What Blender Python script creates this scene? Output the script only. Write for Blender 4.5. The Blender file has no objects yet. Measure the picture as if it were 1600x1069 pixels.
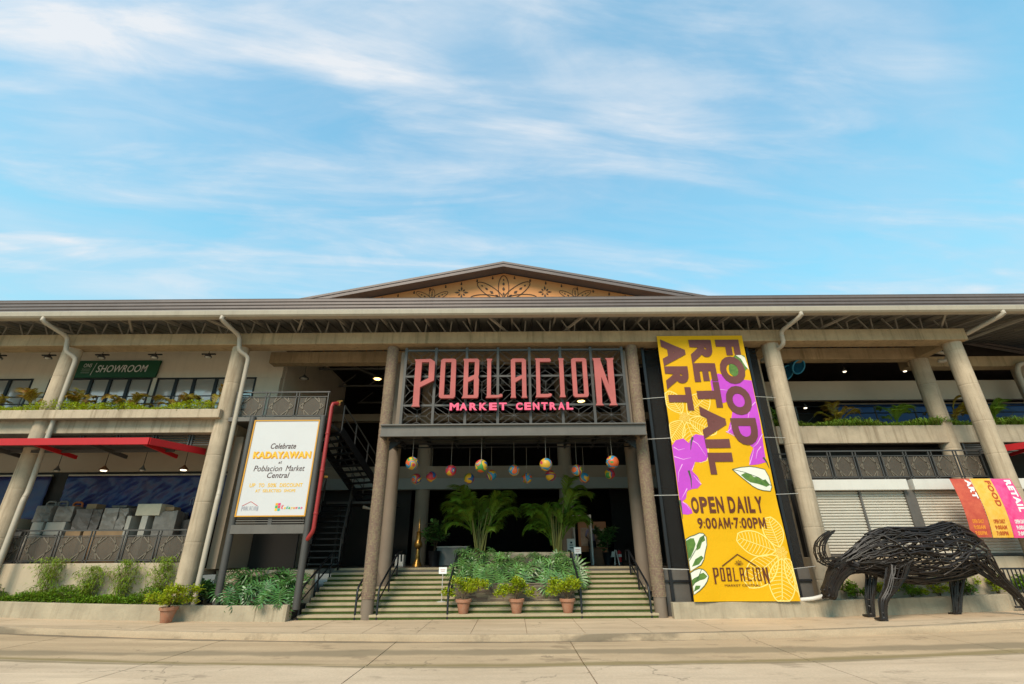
import bpy, bmesh, math, random
from mathutils import Vector, Matrix
from mathutils.geometry import tessellate_polygon
R = math.radians
rnd = random.Random(7)
sc = bpy.context.scene
col = sc.collection

# ------------------------------------------------------------------ camera
cam_d = bpy.data.cameras.new('camera'); cam = bpy.data.objects.new('camera', cam_d); col.objects.link(cam)
cam_d.sensor_width = 36.0; cam_d.lens = 756.0 * 36.0 / 1600.0; cam_d.clip_start = 0.1; cam_d.clip_end = 3000
pit, rol = R(23.8), R(-0.4)
fw = Vector((0, math.cos(pit), math.sin(pit))); r0 = Vector((1, 0, 0)); u0 = Vector((0, -math.sin(pit), math.cos(pit)))
rt = r0 * math.cos(rol) + u0 * math.sin(rol); up = u0 * math.cos(rol) - r0 * math.sin(rol)
cam.matrix_world = Matrix(((rt.x, up.x, -fw.x, 0), (rt.y, up.y, -fw.y, 0), (rt.z, up.z, -fw.z, 1.7), (0, 0, 0, 1)))
sc.camera = cam

# ------------------------------------------------------------------ light and exposure
SUN_EL, SUN_AZ = 43, 202          # azimuth measured clockwise from +Y: behind the camera, a little to the left
sc.view_settings.view_transform = 'Standard'; sc.view_settings.look = 'None'
sc.view_settings.exposure = 0.80; sc.view_settings.gamma = 1.0; sc.view_settings.use_curve_mapping = False
w = bpy.data.worlds.new('World'); sc.world = w; w.use_nodes = True
nt = w.node_tree; nt.nodes.clear()
def N(t, typ, **kw):
    n = t.nodes.new(typ)
    for k, v in kw.items(): setattr(n, k, v)
    return n
def L(t, a, b): t.links.new(a, b)
def mixc(t, fac, a, b, blend='MIX'):
    n = N(t, 'ShaderNodeMix', data_type='RGBA', blend_type=blend)
    for s, v in ((n.inputs['Factor'], fac), (n.inputs[6], a), (n.inputs[7], b)):
        if hasattr(v, 'links'): L(t, v, s)
        elif isinstance(v, (int, float)): s.default_value = v
        else: s.default_value = (*v, 1) if len(v) == 3 else v
    return n.outputs[2]
def mth(t, op, a, b=0.0, clamp=False):
    n = N(t, 'ShaderNodeMath', operation=op, use_clamp=clamp)
    for s, v in ((n.inputs[0], a), (n.inputs[1], b)):
        if hasattr(v, 'links'): L(t, v, s)
        else: s.default_value = v
    return n.outputs[0]
def ramp(t, fac, stops):
    n = N(t, 'ShaderNodeValToRGB'); e = n.color_ramp.elements
    while len(e) < len(stops): e.new(0.5)
    for i, (p, c) in enumerate(stops):
        e[i].position = p; e[i].color = (*c, 1) if not isinstance(c, (int, float)) else (c, c, c, 1)
    L(t, fac, n.inputs[0]); return n.outputs[0]

sky = N(nt, 'ShaderNodeTexSky', sky_type='NISHITA', sun_disc=False, sun_elevation=R(SUN_EL), sun_rotation=R(SUN_AZ), altitude=0, air_density=1.0, dust_density=0.6, ozone_density=2.0)
skyc = mixc(nt, 1.0, sky.outputs[0], (0.20, 2.0, 1.92), 'MULTIPLY')
tc = N(nt, 'ShaderNodeTexCoord')
sep = N(nt, 'ShaderNodeSeparateXYZ'); L(nt, tc.outputs['Generated'], sep.inputs[0])
dz = mth(nt, 'ADD', mth(nt, 'MAXIMUM', sep.outputs[2], 0.0), 0.10)
cu = mth(nt, 'DIVIDE', sep.outputs[0], dz); cv = mth(nt, 'DIVIDE', sep.outputs[1], dz)
cmb = N(nt, 'ShaderNodeCombineXYZ'); L(nt, cu, cmb.inputs[0]); L(nt, cv, cmb.inputs[1])
def cloud(scale, detail, dist, rot, sy, off, rough=0.55):
    mp0 = N(nt, 'ShaderNodeMapping'); mp0.inputs['Rotation'].default_value = (0, 0, R(rot))
    L(nt, cmb.outputs[0], mp0.inputs[0])
    mp = N(nt, 'ShaderNodeMapping'); mp.inputs['Scale'].default_value = (1.0, sy, 1); mp.inputs['Location'].default_value = (*off, 0)
    L(nt, mp0.outputs[0], mp.inputs[0])
    n = N(nt, 'ShaderNodeTexNoise'); n.inputs['Scale'].default_value = scale; n.inputs['Detail'].default_value = detail
    n.inputs['Distortion'].default_value = dist; n.inputs['Roughness'].default_value = rough
    L(nt, mp.outputs[0], n.inputs[0]); return n.outputs[0]
c1 = ramp(nt, cloud(0.62, 7, 0.5, -7, 2.9, (10.8, 5.8), 0.52), [(0.40, 0.0), (0.70, 1.0)])
c2 = ramp(nt, cloud(0.95, 8, 0.6, -5, 5.0, (0.6, 13.1), 0.55), [(0.46, 0.0), (0.70, 1.0)])
c3 = ramp(nt, cloud(0.42, 5, 0.3, 4, 1.5, (4.2, 5.1), 0.5), [(0.34, 0.0), (0.66, 1.0)])
c4 = ramp(nt, cloud(2.6, 9, 0.8, -8, 3.0, (3.3, 6.1), 0.6), [(0.40, 0.76), (0.62, 1.0)])
cm = mth(nt, 'ADD', mth(nt, 'MULTIPLY', c1, 0.46), mth(nt, 'MULTIPLY', c2, 0.50))
cm = mth(nt, 'ADD', cm, mth(nt, 'MULTIPLY', c3, 0.58))
cm = mth(nt, 'ADD', mth(nt, 'MULTIPLY', cm, c4), 0.04, True)
lit = ramp(nt, cm, [(0.0, (2.9, 4.2, 5.0)), (0.5, (3.5, 4.2, 4.95)), (1.0, (4.95, 5.1, 5.3))])
hz = ramp(nt, sep.outputs[2], [(0.32, 1.0), (0.70, 0.0)])
skyc = mixc(nt, mth(nt, 'MULTIPLY', hz, 0.70), skyc, (2.35, 4.55, 4.95))
skyf = mixc(nt, mth(nt, 'MULTIPLY', cm, 0.95), skyc, lit)
bg = N(nt, 'ShaderNodeBackground'); bg.inputs[1].default_value = 0.1; L(nt, skyf, bg.inputs[0])
wo = N(nt, 'ShaderNodeOutputWorld'); L(nt, bg.outputs[0], wo.inputs[0])

sun_d = bpy.data.lights.new('sun', 'SUN'); sun = bpy.data.objects.new('sun', sun_d); col.objects.link(sun)
sun_d.energy = 2.5; sun_d.angle = R(24); sun_d.color = (1.0, 0.85, 0.68)
az, el = R(SUN_AZ), R(SUN_EL)
sdir = Vector((math.sin(az) * math.cos(el), math.cos(az) * math.cos(el), math.sin(el)))
sun.rotation_euler = sdir.to_track_quat('Z', 'Y').to_euler()

# ------------------------------------------------------------------ materials
MATS = {}
def mat(name, c, rough=0.8, var=0.12, scale=3.0, c2=None, bump=0.0, bscale=60, metal=0.0, streak=0.0, island=0.0, spec=0.4, emit=None, trans=0.0, dirt=None, coat=0.0):
    if name in MATS: return MATS[name]
    m = bpy.data.materials.new(name); m.use_nodes = True; t = m.node_tree; t.nodes.clear()
    out = N(t, 'ShaderNodeOutputMaterial'); b = N(t, 'ShaderNodeBsdfPrincipled')
    geo = N(t, 'ShaderNodeNewGeometry')
    n1 = N(t, 'ShaderNodeTexNoise'); n1.inputs['Scale'].default_value = scale; n1.inputs['Detail'].default_value = 6; n1.inputs['Roughness'].default_value = 0.65
    L(t, geo.outputs['Position'], n1.inputs[0])
    c2 = c2 or tuple(x * (1 - 2.2 * var) for x in c)
    cc = mixc(t, ramp(t, n1.outputs[0], [(0.30, 0.0), (0.72, 1.0)]), tuple(c2), tuple(c))
    if var > 0:
        n2 = N(t, 'ShaderNodeTexNoise'); n2.inputs['Scale'].default_value = scale * 14; n2.inputs['Detail'].default_value = 3
        L(t, geo.outputs['Position'], n2.inputs[0])
        cc = mixc(t, ramp(t, n2.outputs[0], [(0.35, 0.35 * min(1, var * 3)), (0.6, 0.0)]), cc, tuple(x * 0.62 for x in c))
    if streak > 0:
        mp = N(t, 'ShaderNodeMapping'); mp.inputs['Scale'].default_value = (2.6, 2.6, 0.16); L(t, geo.outputs['Position'], mp.inputs[0])
        n3 = N(t, 'ShaderNodeTexNoise'); n3.inputs['Scale'].default_value = 2.2; n3.inputs['Detail'].default_value = 7; n3.inputs['Roughness'].default_value = 0.7
        L(t, mp.outputs[0], n3.inputs[0])
        cc = mixc(t, mth(t, 'MULTIPLY', ramp(t, n3.outputs[0], [(0.50, 0.0), (0.70, 1.0)]), streak), cc, dirt or tuple(x * 0.45 for x in c))
    if island > 0:
        rp = ramp(t, geo.outputs['Random Per Island'], [(0.0, 1 - island), (1.0, 1 + island)])
        cc = mixc(t, 1.0, cc, rp, 'MULTIPLY')
        hs = N(t, 'ShaderNodeHueSaturation'); L(t, cc, hs.inputs['Color'])
        L(t, mth(t, 'ADD', mth(t, 'MULTIPLY', geo.outputs['Random Per Island'], 0.05), 0.475), hs.inputs['Hue']); cc = hs.outputs[0]
    L(t, cc, b.inputs['Base Color'])
    b.inputs['Roughness'].default_value = rough; b.inputs['Metallic'].default_value = metal
    b.inputs['Specular IOR Level'].default_value = spec; b.inputs['Coat Weight'].default_value = coat
    if bump > 0:
        n4 = N(t, 'ShaderNodeTexNoise'); n4.inputs['Scale'].default_value = bscale; n4.inputs['Detail'].default_value = 4
        L(t, geo.outputs['Position'], n4.inputs[0])
        bp = N(t, 'ShaderNodeBump'); bp.inputs['Strength'].default_value = bump; bp.inputs['Distance'].default_value = 0.02
        L(t, n4.outputs[0], bp.inputs['Height']); L(t, bp.outputs[0], b.inputs['Normal'])
    if emit:
        b.inputs['Emission Color'].default_value = (*emit[0], 1); b.inputs['Emission Strength'].default_value = emit[1]
    sh = b.outputs[0]
    if trans > 0:
        if island > 0:       # leaves let light through
            tr = N(t, 'ShaderNodeBsdfTranslucent'); L(t, cc, tr.inputs[0])
        else:
            tr = N(t, 'ShaderNodeBsdfTransparent')
        mx = N(t, 'ShaderNodeMixShader'); mx.inputs[0].default_value = trans
        L(t, sh, mx.inputs[1]); L(t, tr.outputs[0], mx.inputs[2]); sh = mx.outputs[0]
    L(t, sh, out.inputs[0]); MATS[name] = m; return m

concrete = mat('concrete', (0.51, 0.40, 0.28), 0.85, 0.15, 1.3, bump=0.3, bscale=35, streak=0.75, dirt=(0.19, 0.135, 0.08))
concrete_beam = mat('concrete_beam', (0.44, 0.315, 0.18), 0.85, 0.18, 1.1, bump=0.3, bscale=30, streak=0.75, dirt=(0.16, 0.12, 0.06))  # beam concrete warmed in colour to offset the bluish shade under the eaves
plaster = mat('plaster', (0.72, 0.62, 0.49), 0.85, 0.05, 0.8, bump=0.08, streak=0.15)
low_wall = mat('low_wall_paint', (0.50, 0.40, 0.28), 0.85, 0.08, 1.0, bump=0.12, streak=0.3)
planter_conc = mat('planter_concrete', (0.44, 0.36, 0.25), 0.9, 0.14, 1.6, bump=0.35, bscale=25, streak=0.55, dirt=(0.20, 0.155, 0.10))
tan_clad = mat('taupe_cladding', (0.26, 0.18, 0.12), 0.8, 0.10, 2.0, island=0.13, bump=0.1)
taupe = mat('taupe_paint', (0.20, 0.152, 0.112), 0.75, 0.08, 1.5, bump=0.1)
roof_brown = mat('brown_roof_metal', (0.155, 0.122, 0.112), 0.5, 0.08, 1.2, metal=0.2, streak=0.2)
gutter_m = mat('cream_gutter_metal', (0.40, 0.345, 0.265), 0.55, 0.06, 1.0, streak=0.25)
pipe_m = mat('cream_pipe_plastic', (0.43, 0.365, 0.285), 0.5, 0.06, 2.0, streak=0.2)
deck_m = mat('roof_deck_underside', (0.20, 0.185, 0.165), 0.6, 0.12, 0.8, streak=0.2)
truss_m = mat('truss_steel', (0.30, 0.27, 0.225), 0.6, 0.08, 2.0)
dark_steel = mat('dark_grey_steel', (0.085, 0.078, 0.072), 0.5, 0.08, 2.0, metal=0.3)
mid_steel = mat('mid_grey_steel', (0.135, 0.12, 0.105), 0.55, 0.1, 2.0, metal=0.2, streak=0.25)
black_steel = mat('black_painted_steel', (0.012, 0.012, 0.014), 0.4, 0.05, 3.0)
void_m = mat('dark_interior_shade', (0.034, 0.029, 0.025), 0.9, 0.1, 0.7)  # near-black base colour stands in for the deep shade indoors
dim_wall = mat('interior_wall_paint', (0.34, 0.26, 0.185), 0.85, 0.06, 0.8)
dim_grey = mat('interior_grey_band', (0.33, 0.32, 0.28), 0.85, 0.04, 0.8)
glass_m = mat('window_glass', (0.56, 0.52, 0.47), 0.10, 0.03, 0.5, metal=0.45, spec=0.5)
red_m = mat('red_paint', (0.44, 0.006, 0.010), 0.6, 0.06, 1.0, streak=0.15)
pipe_red = mat('red_pipe_paint', (0.30, 0.022, 0.02), 0.4, 0.06, 2.0)
white_m = mat('white_paint', (0.62, 0.58, 0.52), 0.5, 0.04, 1.5, streak=0.1)
shutter_m = mat('shutter_metal', (0.60, 0.54, 0.45), 0.5, 0.05, 1.2, metal=0.1, streak=0.12)
stone_step = mat('beige_step_stone', (0.42, 0.335, 0.21), 0.85, 0.10, 2.2, bump=0.2)
turf_m = mat('green_turf', (0.058, 0.092, 0.012), 0.95, 0.2, 8.0, bump=0.5, bscale=140)
slate_m = mat('slate_strip', (0.215, 0.165, 0.115), 0.85, 0.2, 4.0, island=0.32, bump=0.3)
soil_m = mat('soil', (0.06, 0.042, 0.028), 0.95, 0.2, 6.0, bump=0.6)
terra_m = mat('terracotta', (0.33, 0.125, 0.062), 0.8, 0.14, 7.0, c2=(0.36, 0.20, 0.13), bump=0.15)
iron_m = mat('black_iron_rod', (0.013, 0.011, 0.010), 0.40, 0.25, 9.0, c2=(0.024, 0.015, 0.010), metal=0.0, island=0.35, spec=0.35)
brass_m = mat('brass', (0.42, 0.235, 0.055), 0.35, 0.1, 6.0, metal=0.8)
wood_m = mat('brown_wood', (0.19, 0.075, 0.028), 0.6, 0.15, 5.0)
card_m = mat('cardboard', (0.34, 0.21, 0.11), 0.9, 0.1, 4.0)
grey_wrap = mat('grey_plastic_wrap', (0.25, 0.215, 0.18), 0.5, 0.22, 3.5, bump=0.5, bscale=12)
dark_wrap = mat('dark_plastic_wrap', (0.115, 0.095, 0.08), 0.55, 0.25, 3.5, bump=0.5, bscale=12)
white_wrap = mat('white_wrap', (0.42, 0.375, 0.31), 0.5, 0.1, 3.0, bump=0.3, bscale=12)
cream_m = mat('cream_board', (0.50, 0.43, 0.31), 0.7, 0.08, 3.0)
tarp_m = mat('navy_tarp', (0.010, 0.027, 0.125), 0.30, 0.1, 1.4, c2=(0.035, 0.024, 0.065), spec=0.3)
blue_tarp = mat('blue_tarp', (0.02, 0.085, 0.26), 0.45, 0.15, 1.4)
yellow_b = mat('banner_yellow', (0.66, 0.355, 0.003), 0.65, 0.0, 1.0, bump=1.0, bscale=1.6, spec=0.2)
maroon_b = mat('banner_maroon', (0.125, 0.035, 0.03), 0.55, 0.0, 1.0, bump=1.0, bscale=1.6)
brown_b = mat('banner_brown', (0.10, 0.022, 0.006), 0.55, 0.0, 1.0)
orchid_b = mat('banner_orchid', (0.50, 0.055, 0.52), 0.55, 0.05, 3.0, bump=1.0, bscale=1.6)
pink_line = mat('banner_pale_pink', (0.72, 0.36, 0.70), 0.55, 0.0, 1.0)
pale_y = mat('banner_pale_yellow', (0.84, 0.62, 0.17), 0.55, 0.0, 1.0)
cream_b = mat('banner_cream', (0.72, 0.70, 0.58), 0.55, 0.03, 4.0)
green_b = mat('banner_green', (0.13, 0.24, 0.03), 0.55, 0.2, 6.0, c2=(0.04, 0.11, 0.02))
dgreen_b = mat('banner_dark_green', (0.045, 0.075, 0.03), 0.55, 0.0, 1.0)
coral_m = mat('coral_letter', (0.45, 0.115, 0.105), 0.75, 0.10, 1.2)
pink_m = mat('pink_letter', (0.80, 0.10, 0.19), 0.5, 0.0, 1.0)
board_w = mat('white_board', (0.55, 0.54, 0.54), 0.5, 0.02, 1.0)
gold_m = mat('gold_edge', (0.55, 0.26, 0.02), 0.5, 0.0, 1.0)
gold_txt = mat('gold_print', (0.72, 0.42, 0.03), 0.5, 0.0, 1.0)
amber_txt = mat('amber_print', (0.62, 0.25, 0.01), 0.5, 0.0, 1.0)
dark_txt = mat('dark_brown_print', (0.065, 0.03, 0.028), 0.5, 0.0, 1.0)
grey_txt = mat('grey_print', (0.30, 0.30, 0.34), 0.5, 0.0, 1.0)
white_txt = mat('white_print', (0.75, 0.75, 0.72), 0.5, 0.0, 1.0)
green_sign = mat('dark_green_sign', (0.018, 0.095, 0.045), 0.5, 0.03, 1.0)
orange_m = mat('orange_gable', (0.60, 0.25, 0.085), 0.75, 0.05, 0.5)
orange_d = mat('stencil_brown', (0.05, 0.026, 0.014), 0.7, 0.0, 1.0)
lamp_on = mat('lit_lamp', (0.9, 0.7, 0.3), 0.5, 0.0, 1.0, emit=((1.0, 0.62, 0.18), 4.0))
lamp_w = mat('lit_white_lamp', (0.9, 0.85, 0.7), 0.5, 0.0, 1.0, emit=((1.0, 0.86, 0.62), 1.6))
lamp_off = mat('lamp_metal', (0.10, 0.09, 0.08), 0.5, 0.0, 1.0)
net_m = mat('black_shade_net', (0.012, 0.012, 0.012), 0.85, 0.1, 1.0, trans=0.18)
mesh_m = mat('woven_wire_mesh', (0.105, 0.082, 0.06), 0.6, 0.12, 4.0, trans=0.32)
rail_bar = mat('weathered_rail_steel', (0.19, 0.155, 0.115), 0.55, 0.12, 4.0, metal=0.2)
teal_m = mat('teal_basket', (0.012, 0.13, 0.24), 0.5, 0.1, 6.0)
cable_m = mat('steel_cable', (0.45, 0.43, 0.40), 0.4, 0.0, 1.0)
skin_m = mat('skin', (0.19, 0.10, 0.065), 0.6, 0.03, 6.0)
shirt_m = mat('lilac_shirt', (0.22, 0.21, 0.32), 0.85, 0.1, 10.0)
trouser_m = mat('dark_trousers', (0.02, 0.02, 0.03), 0.85, 0.05, 6.0)
hair_m = mat('black_hair', (0.01, 0.008, 0.007), 0.6, 0.05, 6.0)
ext_red = mat('extinguisher_red', (0.45, 0.012, 0.014), 0.35, 0.0, 3.0)
lf_philo = mat('leaf_philodendron', (0.125, 0.225, 0.048), 0.40, 0.25, 2.2, c2=(0.045, 0.095, 0.03), island=0.5, trans=0.05, spec=0.55)
lf_philo2 = mat('leaf_philodendron_dark', (0.072, 0.155, 0.032), 0.36, 0.25, 2.2, c2=(0.028, 0.07, 0.018), island=0.5, trans=0.05, spec=0.55)
lf_palm = mat('leaf_areca_palm', (0.165, 0.27, 0.024), 0.45, 0.1, 2.0, island=0.3, trans=0.25)
cane_m = mat('palm_cane', (0.25, 0.22, 0.045), 0.5, 0.1, 3.0)
lf_yel = mat('leaf_yellow_green', (0.40, 0.46, 0.012), 0.5, 0.1, 3.0, island=0.3, trans=0.3)
lf_hedge = mat('leaf_ground_cover', (0.18, 0.30, 0.012), 0.55, 0.15, 2.0, island=0.35, trans=0.25)
lf_bamboo = mat('leaf_bamboo', (0.22, 0.31, 0.014), 0.55, 0.15, 2.0, island=0.35, trans=0.25)
lf_grass = mat('leaf_hanging_grass', (0.17, 0.26, 0.02), 0.5, 0.12, 2.0, island=0.35, trans=0.25)
lf_gold = mat('leaf_golden_palm', (0.28, 0.25, 0.018), 0.5, 0.15, 2.0, c2=(0.26, 0.12, 0.02), island=0.35, trans=0.25)
twig_m = mat('twig', (0.13, 0.09, 0.05), 0.8, 0.1, 4.0)

def paving(name, base, stains, tint2):
    m = bpy.data.materials.new(name); m.use_nodes = True; t = m.node_tree; t.nodes.clear()
    out = N(t, 'ShaderNodeOutputMaterial'); b = N(t, 'ShaderNodeBsdfPrincipled'); geo = N(t, 'ShaderNodeNewGeometry'); L(t, b.outputs[0], out.inputs[0])
    def nz(scale, detail, sc3=(1, 1, 1), loc=(0, 0, 0), rough=0.6):
        mp = N(t, 'ShaderNodeMapping'); mp.inputs['Scale'].default_value = sc3; mp.inputs['Location'].default_value = loc; L(t, geo.outputs['Position'], mp.inputs[0])
        n = N(t, 'ShaderNodeTexNoise'); n.inputs['Scale'].default_value = scale; n.inputs['Detail'].default_value = detail; n.inputs['Roughness'].default_value = rough
        L(t, mp.outputs[0], n.inputs[0]); return n.outputs[0]
    cc = mixc(t, ramp(t, nz(0.55, 5, (0.6, 1, 1)), [(0.32, 0.0), (0.68, 1.0)]), tint2, base)
    cc = mixc(t, ramp(t, nz(3.0, 7, (0.35, 1, 1), (3, 1, 0), 0.7), [(0.50, 0.0), (0.75, 0.45)]), cc, tuple(x * 0.58 for x in base))
    cc = mixc(t, ramp(t, nz(30, 3), [(0.40, 0.30), (0.62, 0.0)]), cc, tuple(x * 0.6 for x in base))
    cc = mixc(t, ramp(t, nz(0.8, 6, (0.25, 1.6, 1), (9, 2, 0)), [(0.56, 0.0), (0.72, 0.55)]), cc, tuple(min(1, x * 1.28) for x in base))
    cc = mixc(t, ramp(t, nz(1.7, 5, (0.07, 1.3, 1), (4, 7, 0), 0.62), [(0.48, 0.0), (0.66, 0.45)]), cc, tuple(x * 0.66 for x in tint2))      # long tyre and wash streaks
    cc = mixc(t, ramp(t, nz(1.1, 6, (0.8, 1.4, 1), (13, 5, 0), 0.68), [(0.58, 0.0), (0.66, 0.6)]), cc, tuple(x * 0.52 for x in tint2))        # spilt patches
    vo = N(t, 'ShaderNodeTexVoronoi', feature='DISTANCE_TO_EDGE'); vo.inputs['Scale'].default_value = 0.33
    wv = N(t, 'ShaderNodeVectorMath', operation='ADD'); nn = N(t, 'ShaderNodeTexNoise'); nn.inputs['Scale'].default_value = 1.6; nn.inputs['Detail'].default_value = 6
    L(t, geo.outputs['Position'], nn.inputs[0]); L(t, geo.outputs['Position'], wv.inputs[0]); L(t, nn.outputs[1], wv.inputs[1]); L(t, wv.outputs[0], vo.inputs[0])
    ck = mth(t, 'MULTIPLY', ramp(t, vo.outputs[0], [(0.0, 0.75), (0.007, 0.0)]), ramp(t, nz(0.5, 3, (1, 1, 1), (21, 3, 0)), [(0.50, 0.0), (0.58, 1.0)]))
    cc = mixc(t, ck, cc, tuple(x * 0.3 for x in base))                                                                                        # hairline cracks
    sp = N(t, 'ShaderNodeSeparateXYZ'); L(t, geo.outputs['Position'], sp.inputs[0])
    for (yc, slope, wd, col_, sc_, off, thr) in stains:       # grime that gathers along the kerb and gutter lines
        xx = mth(t, 'MULTIPLY', mth(t, 'POWER', mth(t, 'ABSOLUTE', sp.outputs[0]), 1.35), slope)
        d = mth(t, 'ABSOLUTE', mth(t, 'SUBTRACT', mth(t, 'SUBTRACT', sp.outputs[1], xx), yc))
        wob = mth(t, 'MULTIPLY', nz(sc_, 6, (0.3, 0.3, 1), (off, 0, 0)), wd * 2)
        msk = mth(t, 'SUBTRACT', wob, d); msk = ramp(t, mth(t, 'DIVIDE', msk, wd), [(thr, 0.0), (min(1, thr + 0.35), 0.8)])
        cc = mixc(t, msk, cc, col_)
    L(t, cc, b.inputs['Base Color']); b.inputs['Roughness'].default_value = 0.85; b.inputs['Specular IOR Level'].default_value = 0.3
    bp = N(t, 'ShaderNodeBump'); bp.inputs['Strength'].default_value = 0.25; bp.inputs['Distance'].default_value = 0.02
    L(t, nz(45, 5), bp.inputs['Height']); L(t, bp.outputs[0], b.inputs['Normal'])
    return m
road_m = paving('road_concrete', (0.62, 0.465, 0.325), [(10.42, 0.03, 0.26, (0.20, 0.15, 0.08), 0.8, 4.4, 0.55)], (0.54, 0.395, 0.265))
apron_m = paving('apron_concrete', (0.54, 0.385, 0.24), [(12.98, 0.035, 0.24, (0.13, 0.10, 0.065), 1.5, 1.7, 0.40), (10.62, 0.03, 0.40, (0.22, 0.165, 0.07), 0.7, 7.3, 0.55), (11.9, 0.0, 0.5, (0.24, 0.18, 0.11), 1.3, 12.0, 0.40)], (0.45, 0.315, 0.19))
walk_m = paving('sidewalk_concrete', (0.60, 0.44, 0.29), [(13.1, 0.035, 0.12, (0.22, 0.17, 0.11), 1.2, 3.1, 0.3)], (0.50, 0.36, 0.23))
kerb_m = paving('kerb_concrete', (0.50, 0.375, 0.25), [(13.0, 0.035, 0.10, (0.16, 0.125, 0.085), 2.2, 3.1, 0.35)], (0.42, 0.31, 0.20))
ground_m = paving('ground_concrete', (0.16, 0.135, 0.10), [], (0.12, 0.10, 0.07))

# ------------------------------------------------------------------ mesh helpers
WO = {}
def gz(x):                                   # the street rises gently away from the entrance on both sides
    return 0.0016 * max(0.0, abs(x) - 4.5) ** 2
class MB:
    def __init__(s): s.v = []; s.f = []
    def add(s, vs, fs):
        o = len(s.v); s.v += [tuple(p) for p in vs]; s.f += [tuple(i + o for i in q) for q in fs]; return s
    def box(s, x0, x1, y0, y1, z0, z1):
        return s.add([(x0, y0, z0), (x1, y0, z0), (x1, y1, z0), (x0, y1, z0), (x0, y0, z1), (x1, y0, z1), (x1, y1, z1), (x0, y1, z1)],
                     [(0, 3, 2, 1), (4, 5, 6, 7), (0, 1, 5, 4), (1, 2, 6, 5), (2, 3, 7, 6), (3, 0, 4, 7)])
    def bar(s, a, b, w_, d=None, upv=(0, 0, 1)):
        a = Vector(a); b = Vector(b); d = d or w_; t = (b - a).normalized(); u = Vector(upv)
        if abs(t.dot(u)) > 0.98: u = Vector((0, 1, 0))
        x = t.cross(u).normalized() * (w_ / 2); y = x.cross(t).normalized() * (d / 2)
        vs = [p + i * x + j * y for p in (a, b) for i, j in ((-1, -1), (1, -1), (1, 1), (-1, 1))]
        return s.add(vs, [(0, 3, 2, 1), (4, 5, 6, 7), (0, 1, 5, 4), (1, 2, 6, 5), (2, 3, 7, 6), (3, 0, 4, 7)])
    def tube(s, pts, r, n=8, cap=True):
        pts = [Vector(p) for p in pts]; k = len(pts); rr = r if isinstance(r, (list, tuple)) else [r] * k
        o = len(s.v); prev = None
        for i, p in enumerate(pts):
            t = (pts[min(i + 1, k - 1)] - pts[max(i - 1, 0)])
            t = t.normalized() if t.length > 1e-9 else Vector((0, 0, 1))
            if prev is None:
                a = Vector((0, 0, 1)) if abs(t.z) < 0.9 else Vector((1, 0, 0)); x = t.cross(a).normalized()
            else:
                x = (prev - t * prev.dot(t)); x = x.normalized() if x.length > 1e-6 else prev
            prev = x; y = t.cross(x)
            for j in range(n):
                q = 2 * math.pi * j / n; s.v.append(tuple(p + (x * math.cos(q) + y * math.sin(q)) * rr[i]))
        for i in range(k - 1):
            for j in range(n):
                a = o + i * n + j; b_ = o + i * n + (j + 1) % n; s.f.append((a, b_, b_ + n, a + n))
        if cap:
            s.f.append(tuple(o + j for j in reversed(range(n)))); s.f.append(tuple(o + (k - 1) * n + j for j in range(n)))
        return s
    def lathe(s, x, y, prof, n=24):
        o = len(s.v)
        for (r, z) in prof:
            for j in range(n):
                q = 2 * math.pi * j / n; s.v.append((x + r * math.cos(q), y + r * math.sin(q), z))
        for i in range(len(prof) - 1):
            for j in range(n):
                a = o + i * n + j; b_ = o + i * n + (j + 1) % n; s.f.append((a, b_, b_ + n, a + n))
        s.f.append(tuple(o + j for j in reversed(range(n)))); s.f.append(tuple(o + (len(prof) - 1) * n + j for j in range(n)))
        return s
    def sheet(s, poly, y0, y1, holes=()):       # a shape in the XZ plane, extruded from y0 (front) to y1
        loops = [list(poly)] + [list(h) for h in holes]; o = len(s.v); flat = [p for l in loops for p in l]; n = len(flat)
        tris = tessellate_polygon([[Vector((p[0], p[1], 0)) for p in l] for l in loops])
        s.v += [(p[0], y0, p[1]) for p in flat] + [(p[0], y1, p[1]) for p in flat]
        for t in tris:
            a, b_, c = (flat[i] for i in t); cr = (b_[0] - a[0]) * (c[1] - a[1]) - (b_[1] - a[1]) * (c[0] - a[0])
            t = tuple(t) if cr > 0 else tuple(reversed(t))
            s.f.append(tuple(o + i for i in t)); s.f.append(tuple(o + n + i for i in reversed(t)))
        k = 0
        for li, l in enumerate(loops):
            m_ = len(l); ar = sum(l[i][0] * l[(i + 1) % m_][1] - l[(i + 1) % m_][0] * l[i][1] for i in range(m_)); fl = (ar > 0) == (li == 0)
            for i in range(m_):
                a = o + k + i; b_ = o + k + (i + 1) % m_
                s.f.append((a, b_, b_ + n, a + n)[::-1] if fl else (a, b_, b_ + n, a + n))
            k += m_
        return s
    def ext(s, prof, x0, x1):                     # a YZ profile extruded along X
        n = len(prof); o = len(s.v)
        s.v += [(x0, p[0], p[1]) for p in prof] + [(x1, p[0], p[1]) for p in prof]
        for i in range(n): s.f.append((o + i, o + (i + 1) % n, o + n + (i + 1) % n, o + n + i))
        s.f.append(tuple(o + i for i in reversed(range(n)))); s.f.append(tuple(o + n + i for i in range(n))); return s
    def slope(s, fn):
        s.v = [(x, y, z + fn(x)) for x, y, z in s.v]; return s

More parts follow.
